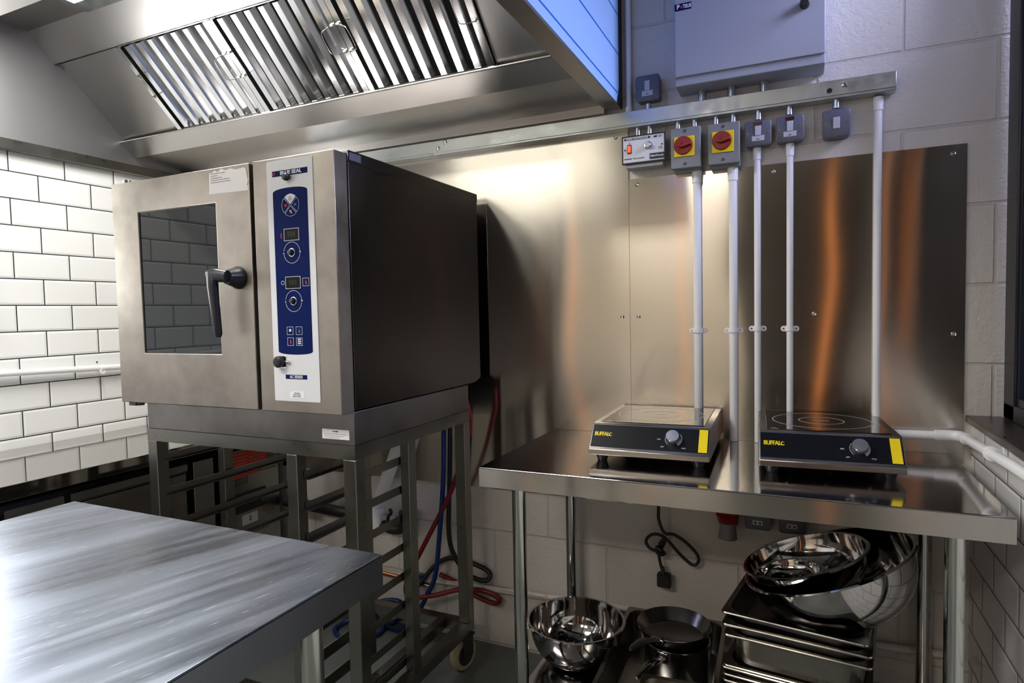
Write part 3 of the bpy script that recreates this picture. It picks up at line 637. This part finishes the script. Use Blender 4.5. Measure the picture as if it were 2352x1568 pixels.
# ================================================================ OVEN STAND
St = Thing('oven_stand', 'wheeled square tube steel oven stand with tray rails below the oven', 'oven stand', (-1.5, -.54, 0))
b = B(); 
for y0, y1 in ((-.855, -.815), (-.27, -.231)): b.box(-1.907, -1.098, y0, y1, .926, .9645)
for x0, x1 in ((-1.907, -1.867), (-1.138, -1.098)): b.box(x0, x1, -.815, -.27, .926, .9645)
St.part('top_frame', b, M_frame)
for x in (-1.907, -1.138):
    for y in (-.855, -.27): St.part('leg', B().box(x, x + .04, y, y + .04, .215, .926), M_frame, bev=.002)
St.part('leg', B().box(-1.335, -1.298, -.855, -.818, .205, .926), M_frame, bev=.002, label='slimmer middle post at the front')
for x in (-1.905, -1.305, -1.136): St.part('middle_upright', B().box(x, x + .03, -.60, -.56, .205, .926), M_frame, bev=.002)
b = B()
for y0, y1 in ((-.855, -.815), (-.27, -.231)): b.box(-1.907, -1.098, y0, y1, .18, .215)
for x0, x1 in ((-1.907, -1.867), (-1.138, -1.098), (-1.225, -1.195)): b.box(x0, x1, -.815, -.27, .18, .215)
St.part('lower_frame', b, M_frame)
for k in range(8):
    for x, sg, pt in ((-1.868, 1, .110), (-1.296, 1, .0885), (-1.139, -1, .0885)):
        z = (.858 if x < -1.5 else .852) - pt * k
        if z < .22: continue
        b = B(); y1 = -.58
        b.prism([(x, z), (x, z + .024), (x + sg * .002, z + .024), (x + sg * .002, z + .002), (x + sg * .016, z + .002), (x + sg * .016, z)], 'y', -.83, y1 if x > -1.5 else -.26)
        St.part('tray_rail', b, M_frame)
FL = 0.0593   # floor level in the stand's own drawing units
def castor(x, y, a):
    M = Matrix.Translation((x, y, FL)) @ Matrix.Rotation(a, 4, 'Z')
    b = B(); b.cyl(M @ Vector((-.016, 0, .056)), M @ Vector((.016, 0, .056)), .038, 32); b.cyl(M @ Vector((-.018, 0, .056)), M @ Vector((.018, 0, .056)), .012, 16)
    w = St.part('castor', (b.box(-.023, -.019, -.02, .03, .050, .115, M), b.box(.019, .023, -.02, .03, .050, .115, M), b.box(-.023, .023, -.03, .04, .1145, .1215, M), b)[3], M_galvdark)
    b = B(); prof = [(.037, -.015), (.050, -.016), (.0545, -.012), (.056, 0), (.0545, .012), (.050, .016), (.037, .015)]
    b.lathe(prof, 36, M @ Matrix.Translation((0, 0, .056)) @ Matrix.Rotation(pi / 2, 4, 'Y'))
    St.part('tyre', b, M_cream, w)
castor(-1.116, -.285, radians(-12)); castor(-1.87, -.28, radians(15)); castor(-1.87, -.82, radians(30)); castor(-1.12, -.82, radians(10))
St.o.scale = (1.0476,) * 3; St.o.location = (-1.569, -0.4633, -0.0621)   # scaled up about the camera position, together with the oven it carries

# ================================================================ TABLES
def table(name, label, x0, x1, y0, y1, top, mt, ap, legs, shelf=None, apron=.055, me=M_apron):
    t = Thing(name, label, 'table', ((x0 + x1) / 2, (y0 + y1) / 2, 0))
    t.part('tabletop', B().box(x0, x1, y0, y1, top - .0035, top), mt, bev=.002, seg=3)
    b = B(); e = .0015
    b.box(x0, x1, y0, y0 + .002, top - apron, top - .0035); b.box(x0, x1, y1 - .002, y1, top - apron, top - .0035)
    b.box(x0, x0 + .002, y0 + .002, y1 - .002, top - apron, top - .0035); b.box(x1 - .002, x1, y0 + .002, y1 - .002, top - apron, top - .0035)
    b.box(x0 + .002, x1 - .002, y0 + .002, y0 + .02, top - apron, top - apron + .002)
    t.part('apron', b, me)
    for x, y in legs:
        b = B(); b.cyl((x, y, .035), (x, y, top - .004), .0195, 32)
        lg_ = t.part('leg', b, M_tube)
        b = B(); b.cyl((x, y, 0), (x, y, .035), .016, 20, .019); t.part('foot', b, M_black, lg_)
    if shelf:
        z, i = shelf; b = B(); b.box(x0 + i, x1 - i, y0 + .05, y1 - .025, z - .003, z); b.box(x0 + i, x1 - i, y0 + .05, y0 + .052, z - .035, z - .003); b.box(x0 + i, x0 + i + .002, y0 + .052, y1 - .025, z - .035, z - .003); b.box(x1 - i - .002, x1 - i, y0 + .052, y1 - .025, z - .035, z - .003)
        t.part('undershelf', b, M_table)
    return t
table('steel_table', 'stainless steel wall table carrying the two induction hobs', -.866, .351, -.607, -.006, .871, M_table, 0,
      [(-.766, -.56), (.2575, -.56), (-.787, -.062), (.280, -.062)], (.168, .056))
table('prep_table', 'scratched stainless steel preparation table in the near left corner', -1.637, -.736, -1.95, -1.236, .871, M_fg, 0,
      [(-.835, -1.315), (-1.54, -1.315), (-.835, -1.87), (-1.54, -1.87)], None, .058, M_fgap)

# ================================================================ INDUCTION HOBS (built in local coordinates: front at -y)
def hob(loc, rz, label):
    t = Thing('induction_hob', label, 'induction hob', loc, rz, group='countertop induction hobs', local=True)
    w = .1665; d0, d1 = -.21, .21; zb, zt = .021, .103
    prof = [(d0, zb), (d0, zb + .016), (d0 + .006, zb + .021), (d0 + .056, zt - .003), (d0 + .060, zt), (d1, zt), (d1, zb)]
    t.part('casing', B().prism(prof, 'x', -w, w), M_hobsteel, bev=.0018)
    gl = t.part('glass_top', B().box(-w + .020, w - .020, d0 + .078, d1 - .022, zt + .0002, zt + .0026), M_hobglass, bev=.0006)
    cy = (d0 + .078 + d1 - .022) / 2
    for r in (.128, .058):
        b = B(); A = [2 * pi * k / 64 for k in range(64)]
        b.loft([[(rr * cos(a), cy + rr * sin(a), zz) for a in A] for rr, zz in ((r - .0016, zt + .0026), (r - .0016, zt + .0029), (r + .0016, zt + .0029), (r + .0016, zt + .0026))], closed=True, smooth=False)
        t.part('cooking_ring', b, M_ring, gl)
    b = B()
    for k in range(7): b.box(-.018 + k * .006 - .0018, -.018 + k * .006 + .0018, cy - .004, cy + .004, zt + .0026, zt + .0029)
    t.part('centre_mark', b, M_ring, gl)
    b = B().prism([(-w + .026, d0 + .083), (-w + .050, d0 + .083), (-w + .038, d0 + .093)], 'z', zt + .0026, zt + .0029); t.part('warning_mark', b, M_ring, gl)
    # sloping fascia frame: a point on it from x and slope length
    a = Vector((0, d0 + .006, zb + .021)); c_ = Vector((0, d0 + .056, zt - .003)); u = (c_ - a).normalized(); ln = (c_ - a).length; n_ = Vector((0, -u.z, u.y))
    Fm = Matrix(((1, 0, 0, 0), (0, u.y, n_.y, 0), (0, u.z, n_.z, 0), (0, 0, 0, 1))); Fm = Matrix.Translation(a) @ Fm
    fa = t.part('fascia', B().box(-w + .004, w - .004, .002, ln - .002, 0, .0008, Fm), M_hobpanel)
    t.part('yellow_stripe', B().box(w - .030, w - .007, .0035, ln - .003, .0008, .0011, Fm), M_yellow, fa)
    t.part('brand_logo', textb('BUFFAL', 0, 0, 0, .0175, M=Fm @ Matrix.Translation((-w + .0318, ln * .57, .0009)), sx=.72, bold=.00025, dup_=.0011), M_yellow, fa)
    b = B(); A = [radians(40 + 285 * k / 14) for k in range(15)]
    lo = [(-w + .0575 + .0052 * cos(q), ln * .57 + .0058 * sin(q)) for q in A]; li = [(-w + .0582 + .0030 * cos(q), ln * .57 + .0004 + .0040 * sin(q)) for q in A][::-1]
    b.loft([[Fm @ Vector((x, y, z)) for x, y in lo + li] for z in (.0008, .0012)], smooth=False)
    t.part('brand_logo', b, M_yellow, fa)
    kx, ky = .068, ln * .52
    b = B(); A = [radians(-55 + 100 * k / 20) for k in range(21)]
    lo = [(kx + .0245 * cos(q), ky + .0245 * sin(q)) for q in A]; li = [(kx + (.0235 - .006 * (1 - abs(k - 6) / 14)) * cos(q), ky + (.0235 - .006 * (1 - abs(k - 6) / 14)) * sin(q)) for k, q in enumerate(A)][::-1]
    b.loft([[Fm @ Vector((x, y, z)) for x, y in lo + li] for z in (.0008, .0011)], smooth=False)
    A = [radians(140 + 90 * k / 20) for k in range(21)]
    lo = [(kx + .0225 * cos(q), ky + .0225 * sin(q)) for q in A]; li = [(kx + .0210 * cos(q), ky + .0210 * sin(q)) for q in A][::-1]
    b.loft([[Fm @ Vector((x, y, z)) for x, y in lo + li] for z in (.0008, .0011)], smooth=False)
    t.part('power_scale', b, M_ring, fa)
    for tx, x, y in (('MIN', .029, ky - .003), ('OFF', .040, ky - .026), ('MAX', .098, ky - .027)):
        t.part('scale_text', textb(tx, 0, 0, 0, .0052, M=Fm @ Matrix.Translation((x, y, .0009))), M_ink, fa)
    t.part('knob', B().lathe([(.0185, 0), (.0185, .018), (.0172, .0205), (.0001, .0207)], 36, Fm @ Matrix.Translation((kx, ky, .001))), M_hobknob, fa)
    for x in (-w + .032, w - .032):
        for y in (d0 + .035, d1 - .035):
            t.part('foot', B().cyl((x, y, 0), (x, y, zb + .001), .013, 20, .020), M_black)
    b = B()
    for x in (-.10, -.01, .09): b.cyl((x, d0 + .012, zb - .002), (x, d0 + .012, zb + .001), .0028, 10)
    t.part('base_screw', b, M_chrome)
hob((-.4365, -.228, .8712), radians(1.6), 'left of two countertop induction hobs, the splashback seam directly behind it')
hob((.0125, -.200, .8712), radians(3.5), 'right of two countertop induction hobs, nearer the window corner')

# ================================================================ FRIDGE COUNTER (left)
Fg = Thing('fridge_counter', 'long undercounter fridge with steel worktop along the tiled left wall', 'fridge', (-2.46, -1.3, 0))
Fg.part('worktop', B().box(XL + .002, -2.16, -2.9, -.012, .780, .825), mat('worktop_polished', (.42, .405, .38), .07, 1.0), bev=.002)
Fg.part('cabinet', B().box(XL + .004, -2.205, -2.9, -.03, .10, .760), M_dark)
for y0, y1 in ((-2.28, -1.78), (-1.76, -1.20 + .05), (-1.13, -.965), (-.945, -.525)):
    dd = Fg.part('door', B().box(-2.205, -2.17, y0, y1, .13, .715), M_fridge, bev=.003)
    b = B().prism([(-2.205, .718), (-2.17, .718), (-2.160, .728), (-2.160, .752), (-2.168, .752), (-2.175, .735), (-2.205, .735)], 'y', y0, y1); Fg.part('door_handle', b, M_fridge, dd)
Fg.part('side_panel', B().box(-2.205, -2.172, -.490, -.400, .13, .75), M_fridge, bev=.002)
cpn = Fg.part('compressor_panel', B().box(-2.205, -2.170, -.375, -.062, .13, .752), M_fridge, bev=.002)
b = B()
for (ya, yb_, za, zb_) in ((-.355, -.325, .66, .73), (-.125, -.085, .66, .74), (-.355, -.235, .605, .640), (-.215, -.085, .640, .650), (-.30, -.14, .385, .42), (-.30, -.14, .16, .30)):
    y = ya
    while y < yb_:
        z = za
        while z < zb_: b.box(-2.1702, -2.1694, y, y + .0055, z, z + .0055); z += .0105
        y += .0105
Fg.part('vent_holes', b, M_dark, cpn)['kind'] = 'stuff'
rn = Fg.part('red_notice', B().prism([(-.338, .632), (-.338, .742), (-.128, .748), (-.128, .652), (-.20, .640)], 'x', -2.1695, -2.169), M_notice, cpn, label='red warning notice covered in small print')
mnp = mat('notice_print', (.60, .16, .11), .6)
for i in range(6):
    b = words(-.330, -.235, 0, .735 - i * .014, .0035, 40 + i); c_ = words(-.222, -.140, 0, .739 - i * .014, .0035, 60 + i)
    for q in (b, c_):
        bmesh.ops.transform(q.bm, matrix=Matrix(((0, -1, 0, -2.1690), (1, 0, 0, 0), (0, 0, 1, 0), (0, 0, 0, 1))), verts=q.bm.verts)
        Fg.part('notice_print', q, mnp, rn)
dp = Fg.part('control_display', B().loft([[(xx, a_, c_) for a_, c_, _ in rrect(-.227, .528, .088, .042, .012, 0)] for xx in (-2.1700, -2.1675)], smooth=False), M_black, cpn)
Fg.part('brand_text', textb('POLAR', 0, 0, 0, .024, M=Matrix.Translation((-2.1672, -.225, .548)) @ Matrix.Rotation(pi / 2, 4, 'Z') @ Matrix.Rotation(pi / 2, 4, 'X'), bold=.0006), M_inkb, dp)
Fg.part('rocker_switch', B().box(-2.1675, -2.163, -.165, -.148, .505, .525), mat('green_switch', (.01, .10, .06), .4), dp)
sk = Fg.part('number_sticker', B().box(-2.1695, -2.169, -.272, -.190, .430, .473), M_stick, cpn)
Fg.part('sticker_text', textb('2', 0, 0, 0, .030, M=Matrix.Translation((-2.1688, -.230, .452)) @ Matrix.Rotation(pi / 2, 4, 'Z') @ Matrix.Rotation(pi / 2, 4, 'X')), M_inkk, sk)
for y in (-2.8, -1.5, -.10):
    b = B(); b.cyl((-2.28, y, 0), (-2.28, y, .10), .018, 16); b.cyl((-2.66, y, 0), (-2.66, y, .10), .018, 16); Fg.part('foot', b, M_frame)

# ================================================================ PIPES AND HOSES BEHIND THE OVEN
t = Thing('waste_pipe', 'sloping white waste pipe dropping into a socket on the wall behind the oven stand', 'pipe', (-1.65, -.06, .40))
t.part('pipe', B().tube([(-1.50, -.055, .83), (-1.635, -.055, .52), (-1.645, -.055, .50)], .026, 20, 0), M_white)
t.part('socket', B().cyl((-1.645, -.055, .415), (-1.645, -.055, .485), .026, 20), M_white)
t.part('collar', B().cyl((-1.645, -.055, .478), (-1.645, -.055, .50), .031, 20), M_white)
t = Thing('black_trap', 'black plastic drain trap and pipe on the wall behind the oven stand', 'pipe', (-1.55, -.05, .40))
t.part('pipe', B().cyl((-2.15, -.045, .475), (-1.75, -.045, .455), .024, 18), M_black)
t.part('trap_body', B().tube([(-1.62, -.05, .435), (-1.58, -.05, .42), (-1.53, -.05, .425), (-1.50, -.05, .455)], .020, 16, 3), M_black)
t.part('trap_cup', B().cyl((-1.497, -.05, .43), (-1.497, -.05, .505), .032, 20), M_black)
t.part('tap_lever', B().tube([(-1.585, -.055, .43), (-1.583, -.06, .47), (-1.565, -.06, .495), (-1.575, -.06, .505)], .007, 10, 3), M_black)
single('skirting_pipe', B().tube([(-2.2, -.022, .200), (-1.1, -.022, .232), (-.55, -.022, .252), (.38, -.022, .285)], .011, 14, 0), M_block, 'white painted pipe running low along the block wall', 'pipe', (-.9, -.022, .23))
t = Thing('copper_pipe', 'short copper pipe with a valve low on the wall behind the stand', 'pipe', (-1.5, -.035, .22))
t.part('pipe', B().cyl((-2.1, -.035, .245), (-1.47, -.035, .212), .0085, 14), M_copper)
t.part('valve', B().cyl((-1.47, -.035, .212), (-1.40, -.04, .205), .013, 16), M_chrome)
t.part('valve_lever', B().box(-1.448, -1.425, -.055, -.035, .232, .250), M_hose_b)
single('red_hose', B().tube([(-1.170, -0.126, 0.9908), (-1.161, -0.116, 0.9270), (-1.171, -0.100, 0.8693), (-1.208, -0.100, 0.7426), (-1.268, -0.100, 0.6025), (-1.373, -0.100, 0.4182), (-1.448, -0.100, 0.2853), (-1.478, -0.100, 0.2091), (-1.452, -0.100, 0.1751), (-1.340, -0.090, 0.2008), (-1.241, -0.069, 0.2307), (-1.146, -0.049, 0.2307), (-1.092, -0.038, 0.2060), (-1.116, -0.028, 0.1792), (-1.204, -0.023, 0.1926), (-1.298, -0.018, 0.2307), (-1.368, -0.016, 0.2492)], .0095, 14, 6), M_hose_r, 'red rubber hose looping down behind the oven stand', 'hose', (-1.25, -.10, .2), 'rubber hoses behind the oven')
single('blue_hose', B().tube([(-1.277, -0.100, 1.0320), (-1.282, -0.100, 0.8631), (-1.290, -0.100, 0.6685), (-1.312, -0.100, 0.4614), (-1.337, -0.100, 0.2853), (-1.384, -0.090, 0.1926), (-1.440, -0.069, 0.1050), (-1.482, -0.059, 0.0484), (-1.544, -0.069, 0.0105), (-1.605, -0.059, 0.0105), (-1.595, -0.028, 0.0123), (-1.533, -0.018, 0.0638), (-1.564, -0.038, 0.1153), (-1.667, -0.059, 0.0947), (-1.770, -0.100, 0.0226), (-1.791, -0.162, 0.0105), (-1.708, -0.214, 0.0105), (-1.616, -0.172, 0.0105), (-1.605, -0.090, 0.0105), (-1.677, -0.038, 0.0329), (-1.770, -0.018, 0.0638), (-1.853, -0.016, 0.0844)], .0095, 14, 6), M_hose_b, 'blue rubber hose hanging behind the stand and coiled on the floor', 'hose', (-1.4, -.10, .1), 'rubber hoses behind the oven')
single('black_cable', B().tube([(-1.261, -0.090, 1.0320), (-1.263, -0.085, 0.8642), (-1.273, -0.080, 0.6695), (-1.283, -0.080, 0.4480), (-1.260, -0.069, 0.3492), (-1.204, -0.059, 0.2853), (-1.142, -0.038, 0.2698), (-1.152, -0.018, 0.3007), (-1.286, -0.016, 0.3265), (-1.368, -0.018, 0.3007), (-1.430, -0.049, 0.2286), (-1.461, -0.080, 0.1771)], .0095, 14, 6), M_black, 'thick black power cable hanging between the blue and red hoses', 'cable', (-1.2, -.15, .3), 'rubber hoses behind the oven')

# ================================================================ UNDER THE TABLE
t = Thing('power_cord', 'black power cord tied in a bow with plug hanging under the table', 'power cord', (-.46, -.05, .37))
t.part('cord', B().tube([(-.478, -.06, .80), (-.478, -.05, .70), (-.479, -.045, .625), (-.478, -.045, .589), (-.460, -.045, .547), (-.430, -.045, .546), (-.389, -.04, .522), (-.352, -.04, .484), (-.352, -.04, .458), (-.372, -.04, .450), (-.411, -.045, .483), (-.450, -.05, .527), (-.478, -.055, .543), (-.505, -.05, .536), (-.523, -.045, .512), (-.513, -.04, .487), (-.488, -.04, .481), (-.466, -.05, .500), (-.456, -.055, .53), (-.472, -.055, .515), (-.478, -.05, .470), (-.470, -.05, .430), (-.465, -.05, .412)], .0055, 10), M_black)
t.part('cable_tie', B().tube([(-.485, -.06, .500), (-.470, -.065, .495), (-.460, -.05, .478), (-.478, -.045, .472), (-.487, -.05, .486)], .007, 8), M_black)
pg = t.part('plug', B().loft([[(-.462 + a_, yy, .385 + c_) for a_, c_, _ in rrect(0, 0, h, h * 1.05, .008, 0)] for h, yy in ((.020, -.032), (.0235, -.036), (.0235, -.054), (.018, -.062))]), M_black)
t.part('plug_neck', B().cyl((-.4645, -.05, .402), (-.466, -.05, .432), .0095, 14, .006), M_black)
b = B(); b.box(-.464, -.460, -.032, -.014, .393, .401); b.box(-.474, -.470, -.032, -.014, .375, .381); b.box(-.454, -.450, -.032, -.014, .375, .381)
t.part('plug_pin', b, M_chrome, pg)
t = Thing('industrial_socket', 'red and grey three phase socket on the wall under the table', 'electrical socket', (-.253, -.05, .56))
t.part('socket_body', B().box(-.287, -.221, -.10, -.001, .64, .74), M_red, bev=.006)
t.part('socket_lid', B().cyl((-.253, -.06, .62), (-.253, -.085, .66), .032, 24, .036), M_red)
t.part('collar', B().cyl((-.2535, -.07, .612), (-.2535, -.07, .63), .028, 20), M_grey)
t.part('cable_gland', B().cyl((-.2545, -.07, .566), (-.2535, -.07, .612), .030, 12, .024), M_grey)
for x, lb in ((-.165, 'left of two grey metal double sockets under the table, beside the red socket'), (-.065, 'right of two grey metal double sockets under the table, above the bowls')):
    t = Thing('wall_socket', lb, 'electrical socket', (x, -.02, .59), group='wall sockets under the table')
    plate(t, x - .039, x + .039, .595, .675, -.045)
    f_ = t.part('socket_face', B().box(x - .016, x + .014, -.0465, -.0445, .611, .626), M_rock, bev=.001)
    t.part('socket_slot', B().box(x - .010, x - .005, -.047, -.0464, .615, .621), M_dark, f_); t.part('socket_slot', B().box(x + .004, x + .009, -.047, -.0464, .615, .621), M_dark, f_)

def bowl_prof(R, h, flat):
    pr = []
    for k in range(13):
        a = pi / 2 * k / 12; pr.append((flat + (R - flat) * sin(a), h - h * cos(a)))
    inn = [(max(r - .0012, .0001), z + .0015) for r, z in pr]
    rim = [(R, h), (R + .007, h + .001), (R + .010, h - .002), (R + .007, h - .004), (R + .001, h - .003)]
    return [(.0001, .0015)] + inn[:-1] + rim[:1] + rim[1:] + pr[::-1][1:] + [(.0001, 0)]
def bowl(name, label, R, h, flat, M, group='steel mixing bowls'):
    b = B(); b.lathe(bowl_prof(R, h, flat), 72, M)
    loc = M @ Vector((0, 0, 0)); return single(name, b, M_bowl, label, 'bowl', tuple(loc), group)
bowl('mixing_bowl', 'polished steel mixing bowl standing alone at the left end of the undershelf', .150, .138, .055, Matrix.Translation((-.705, -.265, .1695)))
def tilt(c, ax, ang, h, R): # bowl whose rim centre is c
    Mx = Matrix.Rotation(ang, 4, ax); return Matrix.Translation(c) @ Mx @ Matrix.Translation((0, 0, -h))
bowl('mixing_bowl', 'largest polished bowl tilted on top of the stacked pans under the table', .203, .150, .08, tilt((.018, -.36, .648), 'Y', radians(-21), .150, .2))
bowl('mixing_bowl', 'medium polished bowl nested inside the largest tilted bowl', .147, .098, .055, tilt((-.035, -.385, .660), 'Y', radians(-18), .098, .15))
bowl('mixing_bowl', 'smallest polished bowl resting inside the nested medium bowl', .078, .045, .03, tilt((-.072, -.410, .620), 'Y', radians(-13), .045, .08))

def gn(label, cx_, cy, z, hx, hy, dep, rot, mt=M_pan, gr='gastronorm pans stacked under the table', rc=.05, name='gastronorm_pan'):
    L_ = [rrect(cx_, cy, hx - .030, hy - .030, rc * .6, z - dep + .001, rot=rot), rrect(cx_, cy, hx - .022, hy - .022, rc * .8, z - dep + .010, rot=rot), rrect(cx_, cy, hx - .014, hy - .014, rc, z - .012, rot=rot), rrect(cx_, cy, hx - .012, hy - .012, rc * .9, z, rot=rot), rrect(cx_, cy, hx, hy, .012, z + .0015, rot=rot), rrect(cx_, cy, hx + .0015, hy + .0015, .012, z - .001, rot=rot), rrect(cx_, cy, hx, hy, .012, z - .0045, rot=rot), rrect(cx_, cy, hx - .010, hy - .010, rc * .9, z - .003, rot=rot), rrect(cx_, cy, hx - .0128, hy - .0128, rc, z - .013, rot=rot), rrect(cx_, cy, hx - .021, hy - .021, rc * .8, z - dep + .009, rot=rot), rrect(cx_, cy, hx - .030, hy - .030, rc * .6, z - dep, rot=rot)]
    single(name, B().loft(L_), mt, label, 'food pan', (cx_, cy, z - dep), gr)
R_ = radians(-7)
gn('topmost wide steel pan of the tall stack, the bowls resting in it', -0.024, -.295, .540, .1625, .265, .065, R_ + radians(-2))
gn('second steel pan down in the tall stack under the bowls', -0.028, -.299, .5145, .1645, .265, .065, R_)
gn('third pan down in the tall stack, deep straight grey side showing below its rim', -0.026, -.300, .489, .1625, .265, .100, R_)
gn('fourth pan down in the tall stack, its rim below the deep grey side', -0.029, -.297, .410, .1625, .265, .100, R_ + .01)
gn('fifth pan down in the tall stack, rim touching the fourth', -0.031, -.297, .403, .1625, .265, .150, R_)
gn('sixth pan down in the tall stack, near the bottom of the photo', -0.029, -.297, .386, .1625, .265, .150, R_ + .005)
gn('lowest visible pan of the tall stack, standing on the undershelf', -0.029, -.297, .3695, .1625, .265, .2, R_)
gn('wide steel tray on the undershelf holding the saucepan and frying pan', -.415, -.300, .268, .1625, .265, .098, radians(2), rc=.04, gr='trays beside the saucepan')
gn('small bright rimmed pan in front of the saucepan, upper of two', -.340, -.590, .312, .088, .10, .062, radians(4), rc=.03, gr='small pans in front of the saucepan', mt=M_oven)
gn('small bright rimmed pan in front of the saucepan, lower of two', -.340, -.590, .306, .088, .10, .133, radians(4), rc=.03, gr='small pans in front of the saucepan', mt=M_oven)
# saucepan and frying pan
pc = Vector((-.384, -.262, 0))
t = Thing('saucepan', 'tall steel saucepan standing in the tray under the frying pan', 'saucepan', (pc.x, pc.y, .171))
t.part('pan_body', B().lathe([(.0001, .1725), (.090, .1725), (.094, .180), (.0945, .308), (.098, .310), (.0985, .307), (.0962, .305), (.0958, .178), (.091, .1705), (.0001, .1705)], 56, Matrix.Translation((pc.x, pc.y, 0))), M_pot)
hd = Vector((-.25, -.97, 0)).normalized(); sd = Vector((hd.y, -hd.x, 0))
def handle(t, p0_, z0, z1, ln, w, mt, parent=None):
    L_ = []
    for k in range(9):
        q = k / 8; c_ = Vector((p0_.x, p0_.y, 0)) + hd * (ln * q); zz = z0 + (z1 - z0) * q + .012 * sin(pi * q); ww = w * (.55 + .45 * sin(pi * min(1, q * .9 + .15))) * (1 if k < 8 else .55)
        L_.append([tuple(c_ + sd * (ww * cos(2 * pi * j / 14)) + Vector((0, 0, zz + .0045 * sin(2 * pi * j / 14)))) for j in range(14)])
    return t.part('handle', B().loft(L_), mt, parent)
h1 = handle(t, pc + hd * .092, .285, .302, .165, .0155, M_pot)
b = B(); c_ = pc + hd * .095; b.box(-.017, .017, -.006, .010, .272, .306, Matrix.Translation((c_.x, c_.y, 0)) @ Matrix.Rotation(math.atan2(hd.x, -hd.y), 4, 'Z'))
t.part('handle_bracket', b, M_bowl, bev=.004)
fc = Vector((-.391, -.266, 0))
t = Thing('frying_pan', 'black iron frying pan resting on top of the saucepan', 'frying pan', (fc.x, fc.y, .305))
Mf = Matrix.Translation((fc.x, fc.y, .3115))
t.part('pan_body', B().lathe([(.0001, .0025), (.082, .0025), (.088, .006), (.1080, .040), (.1095, .041), (.1100, .039), (.0905, .004), (.084, 0), (.0001, 0)], 56, Mf), M_fry)
handle(t, fc + hd * .104, .344, .392, .17, .0165, M_fryh)
b = B(); c_ = fc + hd * .106; b.box(-.020, .020, -.010, .006, .336, .3535, Matrix.Translation((c_.x, c_.y, 0)) @ Matrix.Rotation(math.atan2(hd.x, -hd.y), 4, 'Z'))
t.part('handle_bracket', b, M_bowl, bev=.003)

# ================================================================ LAMPS ADDED OUT OF VIEW (seen only in reflections)
for x, y, lb in ((-2.0, -2.3, 'unseen ceiling light panel added over the aisle behind the viewer'), (-1.2, -4.1, 'unseen ceiling light panel added near the far pale panel behind the viewer')):  # unseen panels added for the light and reflections they give
    t = Thing('added_ceiling_lamp', lb, 'lamp', (x, y, 2.9)); t.part('lamp_frame', B().box(x - .63, x + .63, y - .28, y + .28, 2.875, 2.899), M_white); t.part('lamp_diffuser', B().box(x - .6, x + .6, y - .25, y + .25, 2.868, 2.875), M_ceill)
for x, y, r_, lb in ((.135, -4.0, .017, 'unseen orange glowing tube added for a streak, by the dark far wall'), (.43, -2.3, .004, 'unseen thin orange glowing tube added for a streak, by the window'), (-1.1, -4.0, .009, 'unseen orange glowing tube added for a streak, before the far pale panel'), (-2.12, -4.0, .009, 'unseen orange glowing tube added for a streak, near the left wall')):
    t = Thing('streak_tube', lb, 'lamp', (x, y, 0))  # added unseen tube, made tall to put an orange streak in the steel
    t.part('tube_base', B().cyl((x, y, 0), (x, y, .05), r_ * 4, 24), M_black)
    t.part('glowing_tube', B().cyl((x, y, .05), (x, y, 2.5), r_, 16), M_streak)
    t.part('tube_cap', B().cyl((x, y, 2.5), (x, y, 2.54), r_ * 1.4, 16), M_black)
t = Thing('added_wall_lamp', 'unseen flat wall light added on the tiled left wall outside the view', 'lamp', (-2.74, -1.025, 1.3))  # added out of view to brighten the near table and oven front
t.part('lamp_frame', B().box(-2.749, -2.705, -1.165, -.885, 1.30, 1.90), M_white, bev=.004)
t.part('lamp_diffuser', B().box(-2.705, -2.695, -1.155, -.895, 1.32, 1.88), M_ceill)
